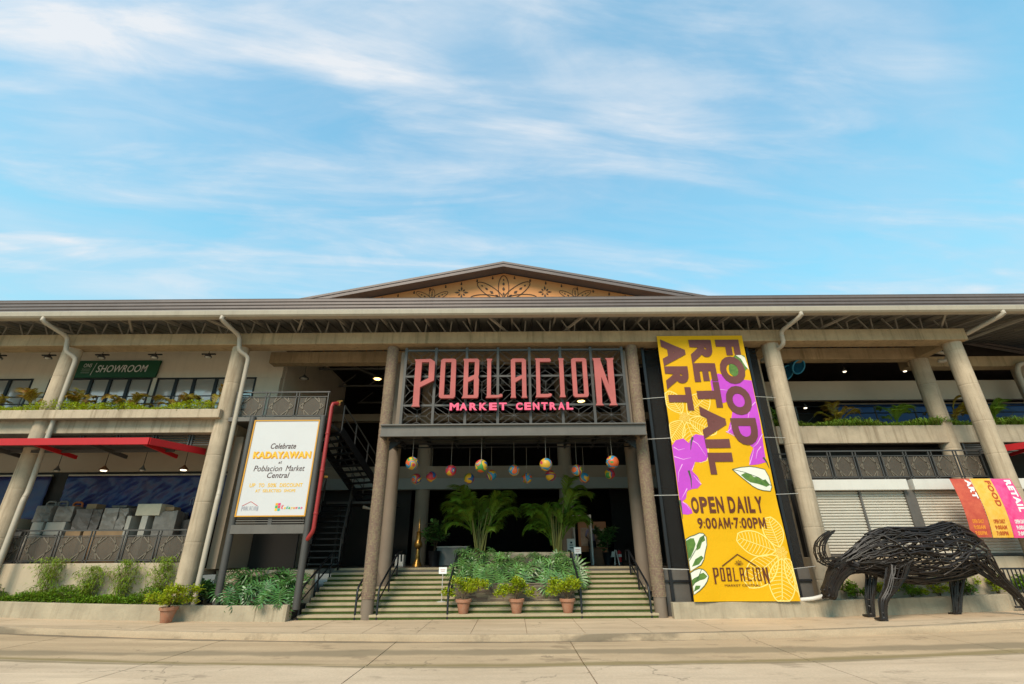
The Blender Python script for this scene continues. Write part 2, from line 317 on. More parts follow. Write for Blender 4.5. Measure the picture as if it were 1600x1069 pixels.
def tag(o, label=None, cat=None, group=None, kind=None):
    if label: o['label'] = label
    if cat: o['category'] = cat
    if group: o['group'] = group
    if kind: o['kind'] = kind
    return o
def build(m, name, material, parent=None, smooth=None, bevel=0.0, org=None, **kw):
    if org is None:
        xs, ys, zs = zip(*m.v); org = ((min(xs) + max(xs)) / 2, (min(ys) + max(ys)) / 2, min(zs))
    org = Vector(org)
    me = bpy.data.meshes.new(name); me.from_pydata([(v[0] - org.x, v[1] - org.y, v[2] - org.z) for v in m.v], [], m.f)
    me.materials.append(material)
    if smooth:
        me.polygons.foreach_set('use_smooth', [True] * len(me.polygons)); me.set_sharp_from_angle(angle=R(smooth))
    me.update()
    o = bpy.data.objects.new(name, me); col.objects.link(o); WO[o.name] = org
    if parent: o.parent = parent; o.location = org - WO[parent.name]
    else: o.location = org
    if bevel:
        b = o.modifiers.new('edge', 'BEVEL'); b.width = bevel; b.segments = 2; b.limit_method = 'ANGLE'; b.angle_limit = R(50)
    return tag(o, **kw)
def empty(name, loc, label, cat, group=None):
    o = bpy.data.objects.new(name, None); o.empty_display_size = 0.2; col.objects.link(o); o.location = loc; WO[o.name] = Vector(loc)
    return tag(o, label, cat, group)
def dup(o, loc=None, rotz=None, parent=None, label=None):
    c = o.copy(); col.objects.link(c)
    if loc is not None: c.location = loc; WO[c.name] = Vector(loc)
    if rotz is not None: c.rotation_euler = (0, 0, rotz)
    if parent: c.parent = parent
    if label: c['label'] = label
    for ch in list(o.children): dup(ch, parent=c)
    return c
def lerp(a, b, t): return a + (b - a) * t
def interp(x, xs, ys):
    if x <= xs[0]: return ys[0]
    for i in range(len(xs) - 1):
        if x <= xs[i + 1]: return lerp(ys[i], ys[i + 1], (x - xs[i]) / (xs[i + 1] - xs[i]))
    return ys[-1]

def text_mesh(s, rect, y, thick=0.004, bold=0.0, rot=False, shear=0.0, fat=0.0):
    """lettering fitted to rect (x0, x1, z0, z1) on a plane facing the street"""
    cu_ = bpy.data.curves.new('t', 'FONT'); cu_.body = s; cu_.resolution_u = 4; cu_.offset = bold; cu_.shear = shear; cu_.space_character = 1.0 + bold * 3.0
    o = bpy.data.objects.new('t', cu_); col.objects.link(o); dg = bpy.context.evaluated_depsgraph_get()
    me = bpy.data.meshes.new_from_object(o.evaluated_get(dg)); bpy.data.objects.remove(o)
    vs = [v.co.copy() for v in me.vertices]; fs = [tuple(p.vertices) for p in me.polygons]
    x0 = min(v.x for v in vs); x1 = max(v.x for v in vs); y0 = min(v.y for v in vs); y1 = max(v.y for v in vs)
    X0, X1, Z0, Z1 = rect; m = MB(); out = []
    for v in vs:
        a = (v.x - x0) / (x1 - x0); b = (v.y - y0) / (y1 - y0)
        if rot: out.append((lerp(X0, X1, b), lerp(Z1, Z0, a)))
        else: out.append((lerp(X0, X1, a), lerp(Z0, Z1, b)))
    n = len(out); m.v = [(p[0], y, p[1]) for p in out] + [(p[0], y + thick, p[1]) for p in out]
    ec = {}
    for f in fs:
        a, b, c = (out[i] for i in f[:3]); cr = (b[0] - a[0]) * (c[1] - a[1]) - (b[1] - a[1]) * (c[0] - a[0])
        f = f if cr > 0 else f[::-1]; m.f.append(f); m.f.append(tuple(i + n for i in reversed(f)))
        for i in range(len(f)):
            e = (f[i], f[(i + 1) % len(f)])
            if (e[1], e[0]) in ec: del ec[(e[1], e[0])]
            else: ec[e] = 1
    for a, b in ec: m.f.append((b, a, a + n, b + n))
    bpy.data.meshes.remove(me); bpy.data.curves.remove(cu_)
    if fat:
        v0, f0 = list(m.v), list(m.f)
        for k, (dx, dz2) in enumerate(((fat, 0), (-fat, 0), (0, fat * 0.6), (0, -fat * 0.6))):
            m.add([(a + dx, b - 0.0012 * (k + 1), c + dz2) for a, b, c in v0], f0)
    return m

GW = {':': 0.34, '-': 0.50, ' ': 0.45, 'I': 0.42, 'M': 1.28, 'L': 0.85, 'E': 0.88, 'A': 1.08, 'Y': 1.0}
def spaced_text(s, rect, y, bold, parent, material):
    """condensed capitals, each letter a mesh of its own"""
    x0, x1, z0, z1 = rect; tot = sum(GW.get(c, 1.0) for c in s); u = (x1 - x0) / tot; x = x0; h = z1 - z0
    for c in s:
        wd = GW.get(c, 1.0) * u; a, b = x + 0.07 * u, x + wd - 0.07 * u; x += wd
        if c == ' ': continue
        if c == 'M':
            P = [(0, 0), (0, 1), (0.24, 1), (0.5, 0.38), (0.76, 1), (1, 1), (1, 0), (0.80, 0), (0.80, 0.62), (0.58, 0.12), (0.42, 0.12), (0.20, 0.62), (0.20, 0)]
            m_ = MB().sheet([(lerp(a, b, p[0]), lerp(z0, z1, p[1])) for p in P], y, y + 0.004)
        elif c == 'I': m_ = MB().sheet([(lerp(a, b, 0.12), z0), (lerp(a, b, 0.88), z0), (lerp(a, b, 0.88), z1), (lerp(a, b, 0.12), z1)], y, y + 0.004)
        elif c == '-': m_ = MB().sheet([(a, z0 + 0.40 * h), (b, z0 + 0.40 * h), (b, z0 + 0.55 * h), (a, z0 + 0.55 * h)], y, y + 0.004)
        elif c == ':': m_ = text_mesh(c, (a, b, z0 + 0.08 * h, z0 + 0.66 * h), y, 0.004)
        else: m_ = text_mesh(c, (a, b, z0, z1), y, 0.004, bold=bold)
        build(m_, 'letter', material, parent)

# ------------------------------------------------------------------ the street
KX = [-40, -20, -14.4, -9.4, -4.7, 0, 4.4, 7.7, 13.4, 20, 40]; KY = [15.0, 14.6, 14.2, 13.9, 13.4, 13.05, 13.1, 13.4, 13.9, 14.3, 14.8]
def ky(x):                                    # smooth front line of the kerb
    return sum(interp(x + d, KX, KY) for d in (-1.5, -0.75, 0, 0.75, 1.5)) / 5
build(MB().box(-900, 900, -600, 1400, -0.9, -0.30), 'ground', ground_m, kind='structure')
road = MB()
def strip(m, xs, ya, yb, za, zb, th=0.12):    # slab between two Y functions, following the rise
    k = len(xs); o = len(m.v)
    for x in xs:
        g = gz(x); a, b = ya(x), yb(x)
        m.v += [(x, a, za + g), (x, b, zb + g), (x, b, zb + g - th), (x, a, za + g - th)]
    for i in range(k - 1):
        for j in range(4):
            p, q = o + i * 4 + j, o + i * 4 + (j + 1) % 4
            m.f.append((p, p + 4, q + 4, q))
    m.f.append((o, o + 1, o + 2, o + 3)); e = o + (k - 1) * 4; m.f.append((e + 3, e + 2, e + 1, e))
def frange(a, b, n): return [lerp(a, b, i / n) for i in range(n + 1)]
rd = MB(); strip(rd, frange(-60, 60, 80), lambda x: -60, lambda x: 4.0, -0.15, -0.15)
road_o = build(rd, 'road', road_m, kind='structure')
gj = lambda x: interp(x, [-20, -10.3, -4.9, 0, 4.9, 10.4, 20], [12.2, 11.25, 10.75, 10.45, 10.75, 11.2, 12.0])
xe = [-60, -32, -24.6, -19.4, -15.1, -11.1, -7.0, -2.75, 1.3, 5.6, 9.9, 14.2, 18.6, 24, 32, 60]
for i in range(len(xe) - 1):
    a, b = xe[i] + 0.010, xe[i + 1] - 0.010; xs = frange(a, b, 5)
    m = MB(); strip(m, xs, lambda x: 4.012, lambda x: gj(x) - 0.03, -0.15, -0.152); build(m, 'slab', road_m, road_o)
    m = MB(); strip(m, xs, lambda x: gj(x), lambda x: ky(x) + 0.02, -0.165, -0.13); build(m, 'apron_slab', apron_m, road_o)
walk = MB(); strip(walk, frange(-45, 45, 60), lambda x: ky(x) + 0.16, lambda x: 16.6, -0.03, -0.03, 0.2)
walk_o = build(walk, 'sidewalk', walk_m, kind='structure')
xe = [-45, -30, -24, -21, -18.6, -16.3, -14.0, -11.7, -9.6, -7.5, -5.2, -3.7, -2.36, -1.04, 0.31, 1.7, 3.3, 5.1, 7.2, 9.4, 11.6, 13.9, 16.2, 18.6, 22, 30, 45]
for i in range(len(xe) - 1):
    a, b = xe[i] + 0.007, xe[i + 1] - 0.007
    m = MB(); dzz = rnd.uniform(-0.003, 0.003)
    strip(m, frange(a, b, 4), lambda x: ky(x) + 0.165, lambda x: 16.55, dzz - 0.004, dzz + 0.004, 0.04); build(m, 'paving_slab', walk_m, walk_o)
kb = MB(); xs = frange(-45, 45, 240); o = 0
for x in xs:
    g = gz(x); j = rnd.uniform(-0.012, 0.012); h_ = rnd.uniform(-0.006, 0.004)
    kb.v += [(x, ky(x) + 0.02 + j, -0.3), (x, ky(x) + j, -0.10 + g), (x, ky(x) + 0.025 + j, 0.005 + h_ + g), (x, ky(x) + 0.16, 0.008 + g), (x, ky(x) + 0.16, -0.3)]
for i in range(len(xs) - 1):
    for j in range(5): kb.f.append((i * 5 + j, i * 5 + (j + 1) % 5, i * 5 + 5 + (j + 1) % 5, i * 5 + 5 + j)[::-1])
build(kb, 'kerb', kerb_m, smooth=30, kind='structure')

# ------------------------------------------------------------------ the market building
bld = empty('market_building', (0, 18, 0), 'two storey concrete market hall with brown eaves and orange gable', 'building')
def column(x, y, r, z0, z1, material, parent, name='column', joints=True):
    prof = [(r, z0)]
    z = z0 + rnd.uniform(0.8, 1.3)
    while joints and z < z1 - 0.3:
        prof += [(r, z - 0.05), (r, z - 0.012), (r - 0.006, z), (r, z + 0.012), (r, z + 0.05)]; z += rnd.uniform(1.1, 1.5)
    prof.append((r, z1)); return build(MB().lathe(x, y, prof, 28), name, material, parent, smooth=40)
for x in (-22.2, -16.07, -9.92, 9.44, 16.1): column(x, 16.3, 0.285, -0.1, 8.7, concrete, bld)
for x in (9.5, 16.15): column(x, 17.95, 0.30, 0.0, 8.7, concrete, bld)
column(21.4, 19.1, 0.36, 0.0, 8.75, concrete, bld)
for x in (-4.38, 4.38): column(x, 18.05, 0.23, 0.6, 8.7, taupe, bld, 'rear_column', False)
for x, y in ((-4.35, 24.2), (2.55, 24.2)): column(x, y, 0.34, 1.3, 10.5, dim_wall, bld, 'interior_column')
# entrance columns with stacked cladding strips
for sx in (-1, 1):
    X = 4.35 * sx; c = column(X, 16.3, 0.185, -0.05, 8.7, taupe, bld, 'entrance_column', False)
    m = MB(); z = 0.55; r = 0.185; rz = random.Random(3)
    while z < 8.66:
        hgt = 0.046; n = 28; of = rnd.random() * 6.28
        for j in range(n):
            q0 = of + 2 * math.pi * j / n; q1 = q0 + 2 * math.pi / n * 0.93; p = r + rnd.uniform(0.008, 0.024)
            vs = []
            for zz in (z, z + hgt * 0.86):
                for q, rr in ((q0, r - 0.01), (q0, p), (q1, p), (q1, r - 0.01)): vs.append((X + rr * math.cos(q), 16.3 + rr * math.sin(q), zz))
            m.add(vs, [(0, 1, 5, 4), (1, 2, 6, 5), (2, 3, 7, 6), (4, 5, 6, 7), (3, 2, 1, 0)])
        z += hgt
    build(m, 'cladding', tan_clad, c, kind='stuff')
build(MB().box(-30, 16.43, 15.93, 16.55, 8.70, 9.15), 'front_beam', concrete_beam, bld, bevel=0.02)
build(MB().box(-9.6, 16.45, 17.75, 18.2, 8.705, 9.17), 'rear_beam', concrete_beam, bld, bevel=0.02)
build(MB().box(16.44, 32, 18.8, 19.3, 8.75, 9.2), 'side_wing_beam', concrete_beam, bld, bevel=0.02)
for x in (9.47, 16.12): build(MB().box(x - 0.2, x + 0.2, 16.56, 17.74, 8.71, 9.14), 'cross_beam', concrete_beam, bld, bevel=0.02)
# eaves: ribbed brown fascia, cream gutter, roof deck with ribs, truss webs
prof = [(14.95, 9.50)]
zz = 9.50
for k in range(4): prof += [(14.90, zz + 0.012), (14.90, zz + 0.085), (14.93, zz + 0.097), (14.93, zz + 0.112)]; zz += 0.125
prof += [(14.92, 10.01), (15.30, 10.06), (15.30, 9.55)]
build(MB().ext(prof[::-1], -34, 34), 'fascia', roof_brown, bld)
prof = [(14.80, 9.50), (14.78, 9.47), (14.80, 9.33), (14.86, 9.28), (15.04, 9.28), (15.04, 9.45), (15.0, 9.5)]
build(MB().ext(prof, -34, 34), 'gutter', gutter_m, bld)
dk = MB(); sl = 0.17
def dz_(y): return 9.52 + (y - 15.05) * sl
x = -34.0; pr = []
while x < 34:
    pr += [(x, 0), (x + 0.30, 0), (x + 0.33, 0.045), (x + 0.37, 0.045), (x + 0.40, 0)]; x += 0.40
o = 0
for (x, d) in pr: dk.v += [(x, 15.05, dz_(15.05) + d), (x, 22.4, dz_(22.4) + d)]
for i in range(len(pr) - 1): dk.f.append((2 * i, 2 * i + 1, 2 * i + 3, 2 * i + 2))
o = len(dk.v); dk.v += [(-34, 15.05, 10.02), (34, 15.05, 10.02), (34, 22.4, 10.95), (-34, 22.4, 10.95)]; dk.f.append((o, o + 1, o + 2, o + 3))
build(dk, 'roof_deck', deck_m, bld)
for k in range(-13, 14):
    x = k * 1.55
    if abs(x) < 33: build(MB().bar((x, 15.06, 9.42), (x, 17.6, 9.42 + 2.54 * sl - 0.03), 0.06, 0.10), 'rafter', truss_m, bld)
build(MB().box(-33, 33, 15.06, 15.14, 9.30, 9.44), 'eave_purlin', truss_m, bld)
tw = {}
for k in range(-34, 18):
    x = k * 0.92
    for nm, a, b in (('truss_web', (x, 16.24, 9.74), (x + 0.40, 16.24, 9.13)), ('truss_post', (x + 0.46, 16.24, 9.13), (x + 0.52, 16.24, 9.74))):
        if nm not in tw: tw[nm] = build(MB().bar((0, 0, 0), Vector(b) - Vector(a), 0.05), nm, truss_m, bld, org=(0, 0, 0)); q = tw[nm]
        else: q = dup(tw[nm], parent=bld)
        q.location = Vector(a) - WO[bld.name]
for k, x in enumerate((-16.0, -9.9, 9.44, 16.1, 0.0)):
    build(MB().bar((x - 0.9, 15.1, 9.42), (x + 0.35, 17.2, 9.2), 0.07), 'brace', truss_m, bld)
    build(MB().bar((x + 2.6, 15.1, 9.42), (x + 1.4, 17.2, 9.2), 0.07), 'brace', truss_m, bld)
# gable and main roof behind
GX, GA, GS = -0.4, 14.97, 0.207
def gzr(x): return GA - abs(x - GX) * GS
build(MB().sheet([(GX, gzr(GX) - 0.22), (GX - 20, gzr(GX - 20) - 0.22), (GX - 20, 10.5), (GX + 20, 10.5), (GX + 20, gzr(GX + 20) - 0.22)], 21.0, 21.25), 'gable_wall', orange_m, bld)
gw = [c for c in bld.children if c.name.startswith('gable_wall')][0]
for s in (-1, 1):
    e = GX + s * 31
    build(MB().sheet([(GX, GA), (e, gzr(e)), (e, gzr(e) - 0.17), (GX, GA - 0.17)], 20.35, 42), 'main_roof', roof_brown, bld)
    build(MB().sheet([(GX, GA + 0.05), (e, gzr(e) + 0.05), (e, gzr(e) - 0.06), (GX, GA - 0.06)], 20.28, 20.345), 'roof_edge_trim', roof_brown, bld)
    build(MB().sheet([(GX, GA - 0.10), (e, gzr(e) - 0.10), (e, gzr(e) - 0.24), (GX, GA - 0.24)], 20.29, 20.34), 'roof_edge_trim', roof_brown, bld)
    for k in range(14):
        x = GX + s * (0.55 + k * 0.78); z = gzr(x) - 0.46
        build(MB().lathe(x, 20.985, [(0.001, z), (0.05, z + 0.05), (0.03, z + 0.10), (0.012, z + 0.19)], 6), 'stencil_drop', orange_d, gw)
def ring_ellipse(m, cx, cz, a, b, ang, w_, y0, y1, part=(0, 1), n=22):
    pts = []
    for i in range(n + 1):
        q = lerp(part[0], part[1], i / n) * 2 * math.pi; px, pz = b * math.sin(q), a * math.cos(q)
        pts.append((cx + px * math.cos(ang) + pz * math.sin(ang), cz - px * math.sin(ang) + pz * math.cos(ang)))
    ribbon(m, pts, w_, y0, y1)
def ribbon(m, pts, w_, y0, y1, taper=False):
    n = len(pts); left = []; right = []
    for i, p in enumerate(pts):
        a = pts[max(i - 1, 0)]; b = pts[min(i + 1, n - 1)]; d = Vector((b[0] - a[0], b[1] - a[1])); d = d.normalized() if d.length > 1e-9 else Vector((1, 0))
        ww = w_ / 2 * (1 - 0.8 * i / (n - 1) if taper else 1)
        left.append((p[0] - d.y * ww, p[1] + d.x * ww)); right.append((p[0] + d.y * ww, p[1] - d.x * ww))
    o = len(m.v)
    for l, r in zip(left, right): m.v += [(l[0], y0, l[1]), (r[0], y0, r[1]), (r[0], y1, r[1]), (l[0], y1, l[1])]
    for i in range(n - 1):
        for j in range(4):
            a, b = o + i * 4 + j, o + i * 4 + (j + 1) % 4; m.f.append((a, a + 4, b + 4, b))
def petal_motif(cx, cz, ln, ang, sc_=1.0):
    m = MB(); mx, mz = cx + math.sin(ang) * ln / 2, cz + math.cos(ang) * ln / 2
    ring_ellipse(m, mx, mz, ln / 2, 0.26 * sc_, ang, 0.035 * sc_, 20.975, 20.996)
    for k, t in enumerate((0.25, 0.45, 0.65, 0.82)):
        px, pz = cx + math.sin(ang) * ln * t, cz + math.cos(ang) * ln * t; s = (0.085, 0.10, 0.085, 0.055)[k] * sc_
        m.sheet([(px + s * math.sin(ang) * 1.3, pz + s * math.cos(ang) * 1.3), (px - s * math.cos(ang) * 0.7, pz + s * math.sin(ang) * 0.7), (px - s * math.sin(ang), pz - s * math.cos(ang)), (px + s * math.cos(ang) * 0.7, pz - s * math.sin(ang) * 0.7)], 20.975, 20.996)
    build(m, 'stencil_petal', orange_d, gw)
for a in (0, 52, -52, 85, -85): petal_motif(-0.4, 13.2, 1.42 if a == 0 else 1.65, R(a))
for cx in (-3.95, 3.15):
    for a in (0, 60, -60): petal_motif(cx, 13.25, 0.62 if a == 0 else 0.9, R(a), 0.55)
for cx in (-2.49, 1.65):
    for k in range(8):
        a = k * math.pi / 4; m = MB(); l0, l1 = 0.09, 0.34 if k % 2 == 0 else 0.24
        d = Vector((math.sin(a), math.cos(a))); p = Vector((-d.y, d.x)) * 0.045
        c = Vector((cx, 13.66)); mid = c + d * (l0 + l1) / 2
        m.sheet([tuple(c + d * l0), tuple(mid + p), tuple(c + d * l1), tuple(mid - p)], 20.975, 20.996); build(m, 'stencil_star', orange_d, gw)
# left wing, upper floor
build(MB().box(-30, -9.86, 15.84, 16.16, 6.00, 6.30), 'parapet_ledge', concrete, bld, bevel=0.02)
build(MB().box(-30, -9.70, 16.17, 16.75, 5.57, 6.02), 'floor_beam', concrete, bld, bevel=0.02)
build(MB().box(-30, -9.66, 16.76, 24, 5.60, 5.98), 'floor_slab', concrete, bld)
build(MB().box(-30, -9.40, 18.6, 18.85, 8.40, 9.9), 'upper_wall', plaster, bld)
build(MB().box(-30, -9.40, 18.6, 18.85, 5.99, 7.02), 'sill_wall', plaster, bld)
build(MB().box(-9.64, -9.38, 18.86, 26, 1.3, 10.6), 'return_wall', plaster, bld)
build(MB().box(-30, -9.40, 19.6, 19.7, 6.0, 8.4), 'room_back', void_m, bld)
xw = [-29, -27.5, -26.0, -24.6, -23.2, -21.8, -20.4, -19.47, -18.8, -18.05, -17.08, -16.32, -15.55, -14.62]
def window(x0, x1):
    wn = build(MB().box(x0, x0 + 0.06, 18.55, 18.64, 7.02, 8.40).box(x1 - 0.06, x1, 18.55, 18.64, 7.02, 8.40).box(x0 + 0.06, x1 - 0.06, 18.55, 18.64, 8.34, 8.40).box(x0 + 0.06, x1 - 0.06, 18.55, 18.64, 7.02, 7.08), 'window', black_steel, bld)
    t_ = rnd.uniform(-0.006, 0.006)
    m = MB(); m.add([(x0 + 0.05, 18.61 + t_, 7.07), (x1 - 0.05, 18.61, 7.07), (x1 - 0.05, 18.61 + t_, 8.35), (x0 + 0.05, 18.61, 8.35), (x0 + 0.05, 18.63 + t_, 7.07), (x1 - 0.05, 18.63, 7.07), (x1 - 0.05, 18.63 + t_, 8.35), (x0 + 0.05, 18.63, 8.35)], [(0, 1, 2, 3), (7, 6, 5, 4), (0, 3, 7, 4), (1, 5, 6, 2), (0, 4, 5, 1), (3, 2, 6, 7)])
    build(m, 'pane', glass_m, wn)
for i in range(len(xw) - 1):
    if i not in (3, 7): window(xw[i], xw[i + 1])
for a, b in ((-14.42, -13.63), (-13.63, -12.9), (-12.9, -12.01), (-12.01, -11.2), (-11.2, -10.4)): window(a, b)
for a, b in ((-24.6, -23.2), (-19.47, -18.8), (-14.62, -14.42), (-10.4, -9.42)): build(MB().box(a, b, 18.58, 18.8, 7.03, 8.39), 'wall_pier', plaster, bld)
# left wing, ground floor
build(MB().box(-30, -9.7, 16.42, 16.75, -0.1, 1.56), 'base_wall', low_wall, bld, bevel=0.015)
build(MB().box(-30, -9.7, 16.76, 24, 1.2, 1.36), 'ground_floor_slab', dim_wall, bld)
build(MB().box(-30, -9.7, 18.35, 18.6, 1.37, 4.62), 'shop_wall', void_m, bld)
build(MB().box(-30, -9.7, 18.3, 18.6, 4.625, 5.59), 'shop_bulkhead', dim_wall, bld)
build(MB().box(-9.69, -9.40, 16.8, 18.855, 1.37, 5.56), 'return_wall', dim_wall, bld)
for i in range(5):
    x0 = -16.0 + i * 1.25
    fr = build(MB().box(x0, x0 + 0.05, 16.45, 16.55, 5.18, 5.56).box(x0 + 1.15, x0 + 1.2, 16.45, 16.55, 5.18, 5.56), 'louvre', dark_steel, bld)
    for k in range(5): build(MB().bar((x0 + 0.05, 16.5, 5.22 + k * 0.075), (x0 + 1.15, 16.5, 5.22 + k * 0.075), 0.02, 0.06, (0, 1, 1)), 'slat', mid_steel, fr)
# centre: floor, rear beams, dark hall
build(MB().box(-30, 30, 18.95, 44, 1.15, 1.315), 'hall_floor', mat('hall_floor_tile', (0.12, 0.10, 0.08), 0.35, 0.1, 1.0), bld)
build(MB().box(-9.3, 30, 23.9, 24.3, 5.12, 5.68), 'gallery_beam', dim_wall, bld)
build(MB().box(-9.3, 30, 23.85, 24.28, 4.60, 5.11), 'gallery_soffit_band', dim_grey, bld)
build(MB().box(-9.3, 30, 24.3, 40, 5.2, 5.5), 'gallery_slab', void_m, bld)
build(MB().box(-9.3, 9, 24.1, 24.5, 8.0, 8.36), 'upper_gallery_beam', dim_wall, bld)
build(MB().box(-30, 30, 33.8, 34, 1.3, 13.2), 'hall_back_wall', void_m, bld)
sl_ = MB()
for x in [-30, -3.0] + [i * 0.62 - 2.4 + rnd.uniform(-0.1, 0.1) for i in range(15)]:
    sl_.box(x, x + (26.5 if x < -20 else 0.34), 33.8, 34, 13.2, 13.6)
sl_.box(7.2, 30, 33.8, 34, 13.2, 13.6).box(-30, 30, 33.8, 34, 13.6, 15.6)
build(sl_, 'clerestory_wall', void_m, bld)
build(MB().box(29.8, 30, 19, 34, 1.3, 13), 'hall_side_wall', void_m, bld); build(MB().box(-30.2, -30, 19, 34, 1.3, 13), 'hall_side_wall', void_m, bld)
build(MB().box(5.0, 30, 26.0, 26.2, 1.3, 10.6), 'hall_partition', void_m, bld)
for y in (19.2, 21.8, 24.6, 28):
    build(MB().box(-9.3, 9.3, y, y + 0.07, 9.75 + (y - 16) * 0.03, 9.84 + (y - 16) * 0.03), 'hall_truss', deck_m, bld)
    for k in range(12):
        x = -9.2 + k * 1.5; z = 9.8 + (y - 16) * 0.03
        build(MB().bar((x, y + 0.03, z), (x + 0.75, y + 0.03, z + 0.62), 0.05), 'hall_truss_web', deck_m, bld)
for x in (-8.4, -6.6, -5.4): build(MB().bar((x, 16.7, 9.2), (x + 1.8, 23, 9.9), 0.08), 'hall_purlin', deck_m, bld)
build(MB().box(-9.37, -7.75, 18.75, 18.85, 1.32, 5.9), 'bay_shade_panel', void_m, bld)  # added dark sheet, supplies the black behind the sign board
build(MB().box(-9.36, -4.9, 24.31, 24.4, 1.32, 5.1), 'bay_shade_panel', void_m, bld)  # second added dark sheet, deeper in the bay
# right wing
build(MB().box(9.75, 30, 17.7, 17.94, 5.37, 6.02), 'terrace_parapet', concrete, bld, bevel=0.02)
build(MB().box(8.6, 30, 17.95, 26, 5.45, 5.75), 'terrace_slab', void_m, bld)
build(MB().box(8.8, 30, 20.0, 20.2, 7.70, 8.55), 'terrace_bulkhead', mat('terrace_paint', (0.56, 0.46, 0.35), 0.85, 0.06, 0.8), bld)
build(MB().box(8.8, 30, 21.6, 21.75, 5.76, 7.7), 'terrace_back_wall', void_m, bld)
build(MB().box(9.7, 30, 16.55, 17.9, -0.1, 1.58), 'base_wall', low_wall, bld, bevel=0.015)
build(MB().box(8.7, 30, 18.6, 18.8, 1.3, 5.4), 'shop_wall', void_m, bld)
for i in range(4):
    x0 = 16.45 + i * 1.4; fr = build(MB().box(x0, x0 + 0.05, 17.75, 17.85, 4.95, 5.36).box(x0 + 1.25, x0 + 1.3, 17.75, 17.85, 4.95, 5.36), 'louvre', dark_steel, bld)
    for k in range(5): build(MB().bar((x0 + 0.05, 17.8, 5.0 + k * 0.075), (x0 + 1.25, 17.8, 5.0 + k * 0.075), 0.02, 0.06, (0, 1, 1)), 'slat', mid_steel, fr)
# black panels between the entrance and the banner
build(MB().box(4.62, 9.1, 16.5, 16.6, 0.0, 1.3), 'plinth_panel', mid_steel, bld)
for x in (4.75, 5.35, 7.2, 8.6): build(MB().box(x, x + 0.09, 16.42, 16.5, 0.40, 8.68), 'steel_post', black_steel, bld)
build(MB().box(4.62, 9.1, 16.44, 16.497, 0.92, 0.98), 'panel_rail', black_steel, bld)
# downpipes
def pipe(pts, r, name, material, parent=None, clips=True, **kw):
    ps = []
    for i, p in enumerate(pts):
        p = Vector(p)
        if 0 < i < len(pts) - 1:
            a = (Vector(pts[i - 1]) - p).normalized(); b = (Vector(pts[i + 1]) - p).normalized(); d = min(1.8 * r, 0.3)
            ps += [p + a * d, p + (a + b) * d * 0.25, p + b * d]
        else: ps.append(p)
    o = build(MB().tube(ps, r, 12), name, material, parent, smooth=50, **kw)
    for p in pts[1:-1]:
        pass
    return o
for x, s in ((-16.07, 1), (-9.92, 1), (9.44, 1)):
    xx = x + 0.05
    if s and x < 0:
        pipe([(xx - 0.1, 14.92, 9.36), (xx - 0.1, 14.80, 9.18), (xx + 0.12, 15.75, 8.95), (xx + 0.18, 15.80, 8.40), (xx + 0.46, 16.0, 8.25), (xx + 0.46, 16.1, 3.6), (xx + 0.52, 15.98, 3.45), (xx + 0.52, 15.98, 0.3)], 0.075, 'downpipe', pipe_m, bld)
    else:
        pipe([(9.95, 14.92, 9.36), (9.95, 14.80, 9.18), (9.62, 15.72, 8.97), (9.66, 15.78, 8.50), (9.42, 17.0, 8.35)], 0.075, 'downpipe', pipe_m, bld)
        pipe([(16.9, 14.92, 9.36), (16.9, 14.80, 9.18), (16.25, 16.9, 8.80)], 0.075, 'downpipe', pipe_m, bld)
pipe([(16.35, 17.5, 8.9), (16.95, 17.4, 8.75), (16.75, 17.45, 8.45), (16.55, 17.55, 8.5)], 0.075, 'downpipe', pipe_m, bld)
pipe([(22.2, 18.5, 9.3), (21.8, 18.5, 8.85), (20.75, 18.6, 8.75), (20.7, 18.7, 8.45), (20.7, 18.75, 5.0)], 0.095, 'downpipe', pipe_m, bld)
pipe([(9.1, 16.1, 0.52), (9.15, 15.85, 0.60), (8.65, 15.80, 0.50), (8.3, 15.95, 0.46)], 0.055, 'drain_pipe', white_m, bld)
# low planter walls along the sidewalk
pw = MB()
def wall_run(xa, xb, y0, y1, h0, name, label):
    n = max(2, int((xb - xa) / 1.2)); m = MB(); xs_ = frange(xa, xb, n)
    for x in xs_: g = gz(x); m.v += [(x, y0, -0.2 + g), (x, y0 + 0.025, h0 + g), (x, y1, h0 + g), (x, y1, -0.2 + g)]
    for i in range(n):
        for j in range(4): m.f.append((i * 4 + j, i * 4 + 4 + j, i * 4 + 4 + (j + 1) % 4, i * 4 + (j + 1) % 4))
    m.f.append((0, 1, 2, 3)); e = n * 4; m.f.append((e + 3, e + 2, e + 1, e))
    return build(m, name, planter_conc, bevel=0.015, label=label, cat='planter wall')
wall_run(-30, -7.42, 15.80, 15.98, 0.40, 'planter_wall', 'long low concrete planter wall in front of the hedge')
wall_run(-7.41, -6.52, 15.78, 16.2, 0.43, 'planter_wall', 'short cracked concrete block at the foot of the grey sign post')
wall_run(4.60, 30, 15.86, 16.10, 0.42, 'planter_wall', 'low concrete wall under the yellow banner and behind the buffalo')
sb = MB(); strip(sb, frange(-30, -6.55, 12), lambda x: 15.97, lambda x: 17.3, 0.30, 0.36, 0.3); build(sb, 'planting_bed', soil_m, kind='structure')
sb = MB(); strip(sb, frange(9.8, 30, 10), lambda x: 16.09, lambda x: 16.6, 0.33, 0.36, 0.3); build(sb, 'planting_bed', soil_m, kind='structure')
build(MB().box(-9.6, -6.45, 17.25, 17.5, 0.0, 1.32), 'retaining_wall', low_wall, bevel=0.015, label='beige retaining wall behind the philodendron under the sign board', cat='wall')

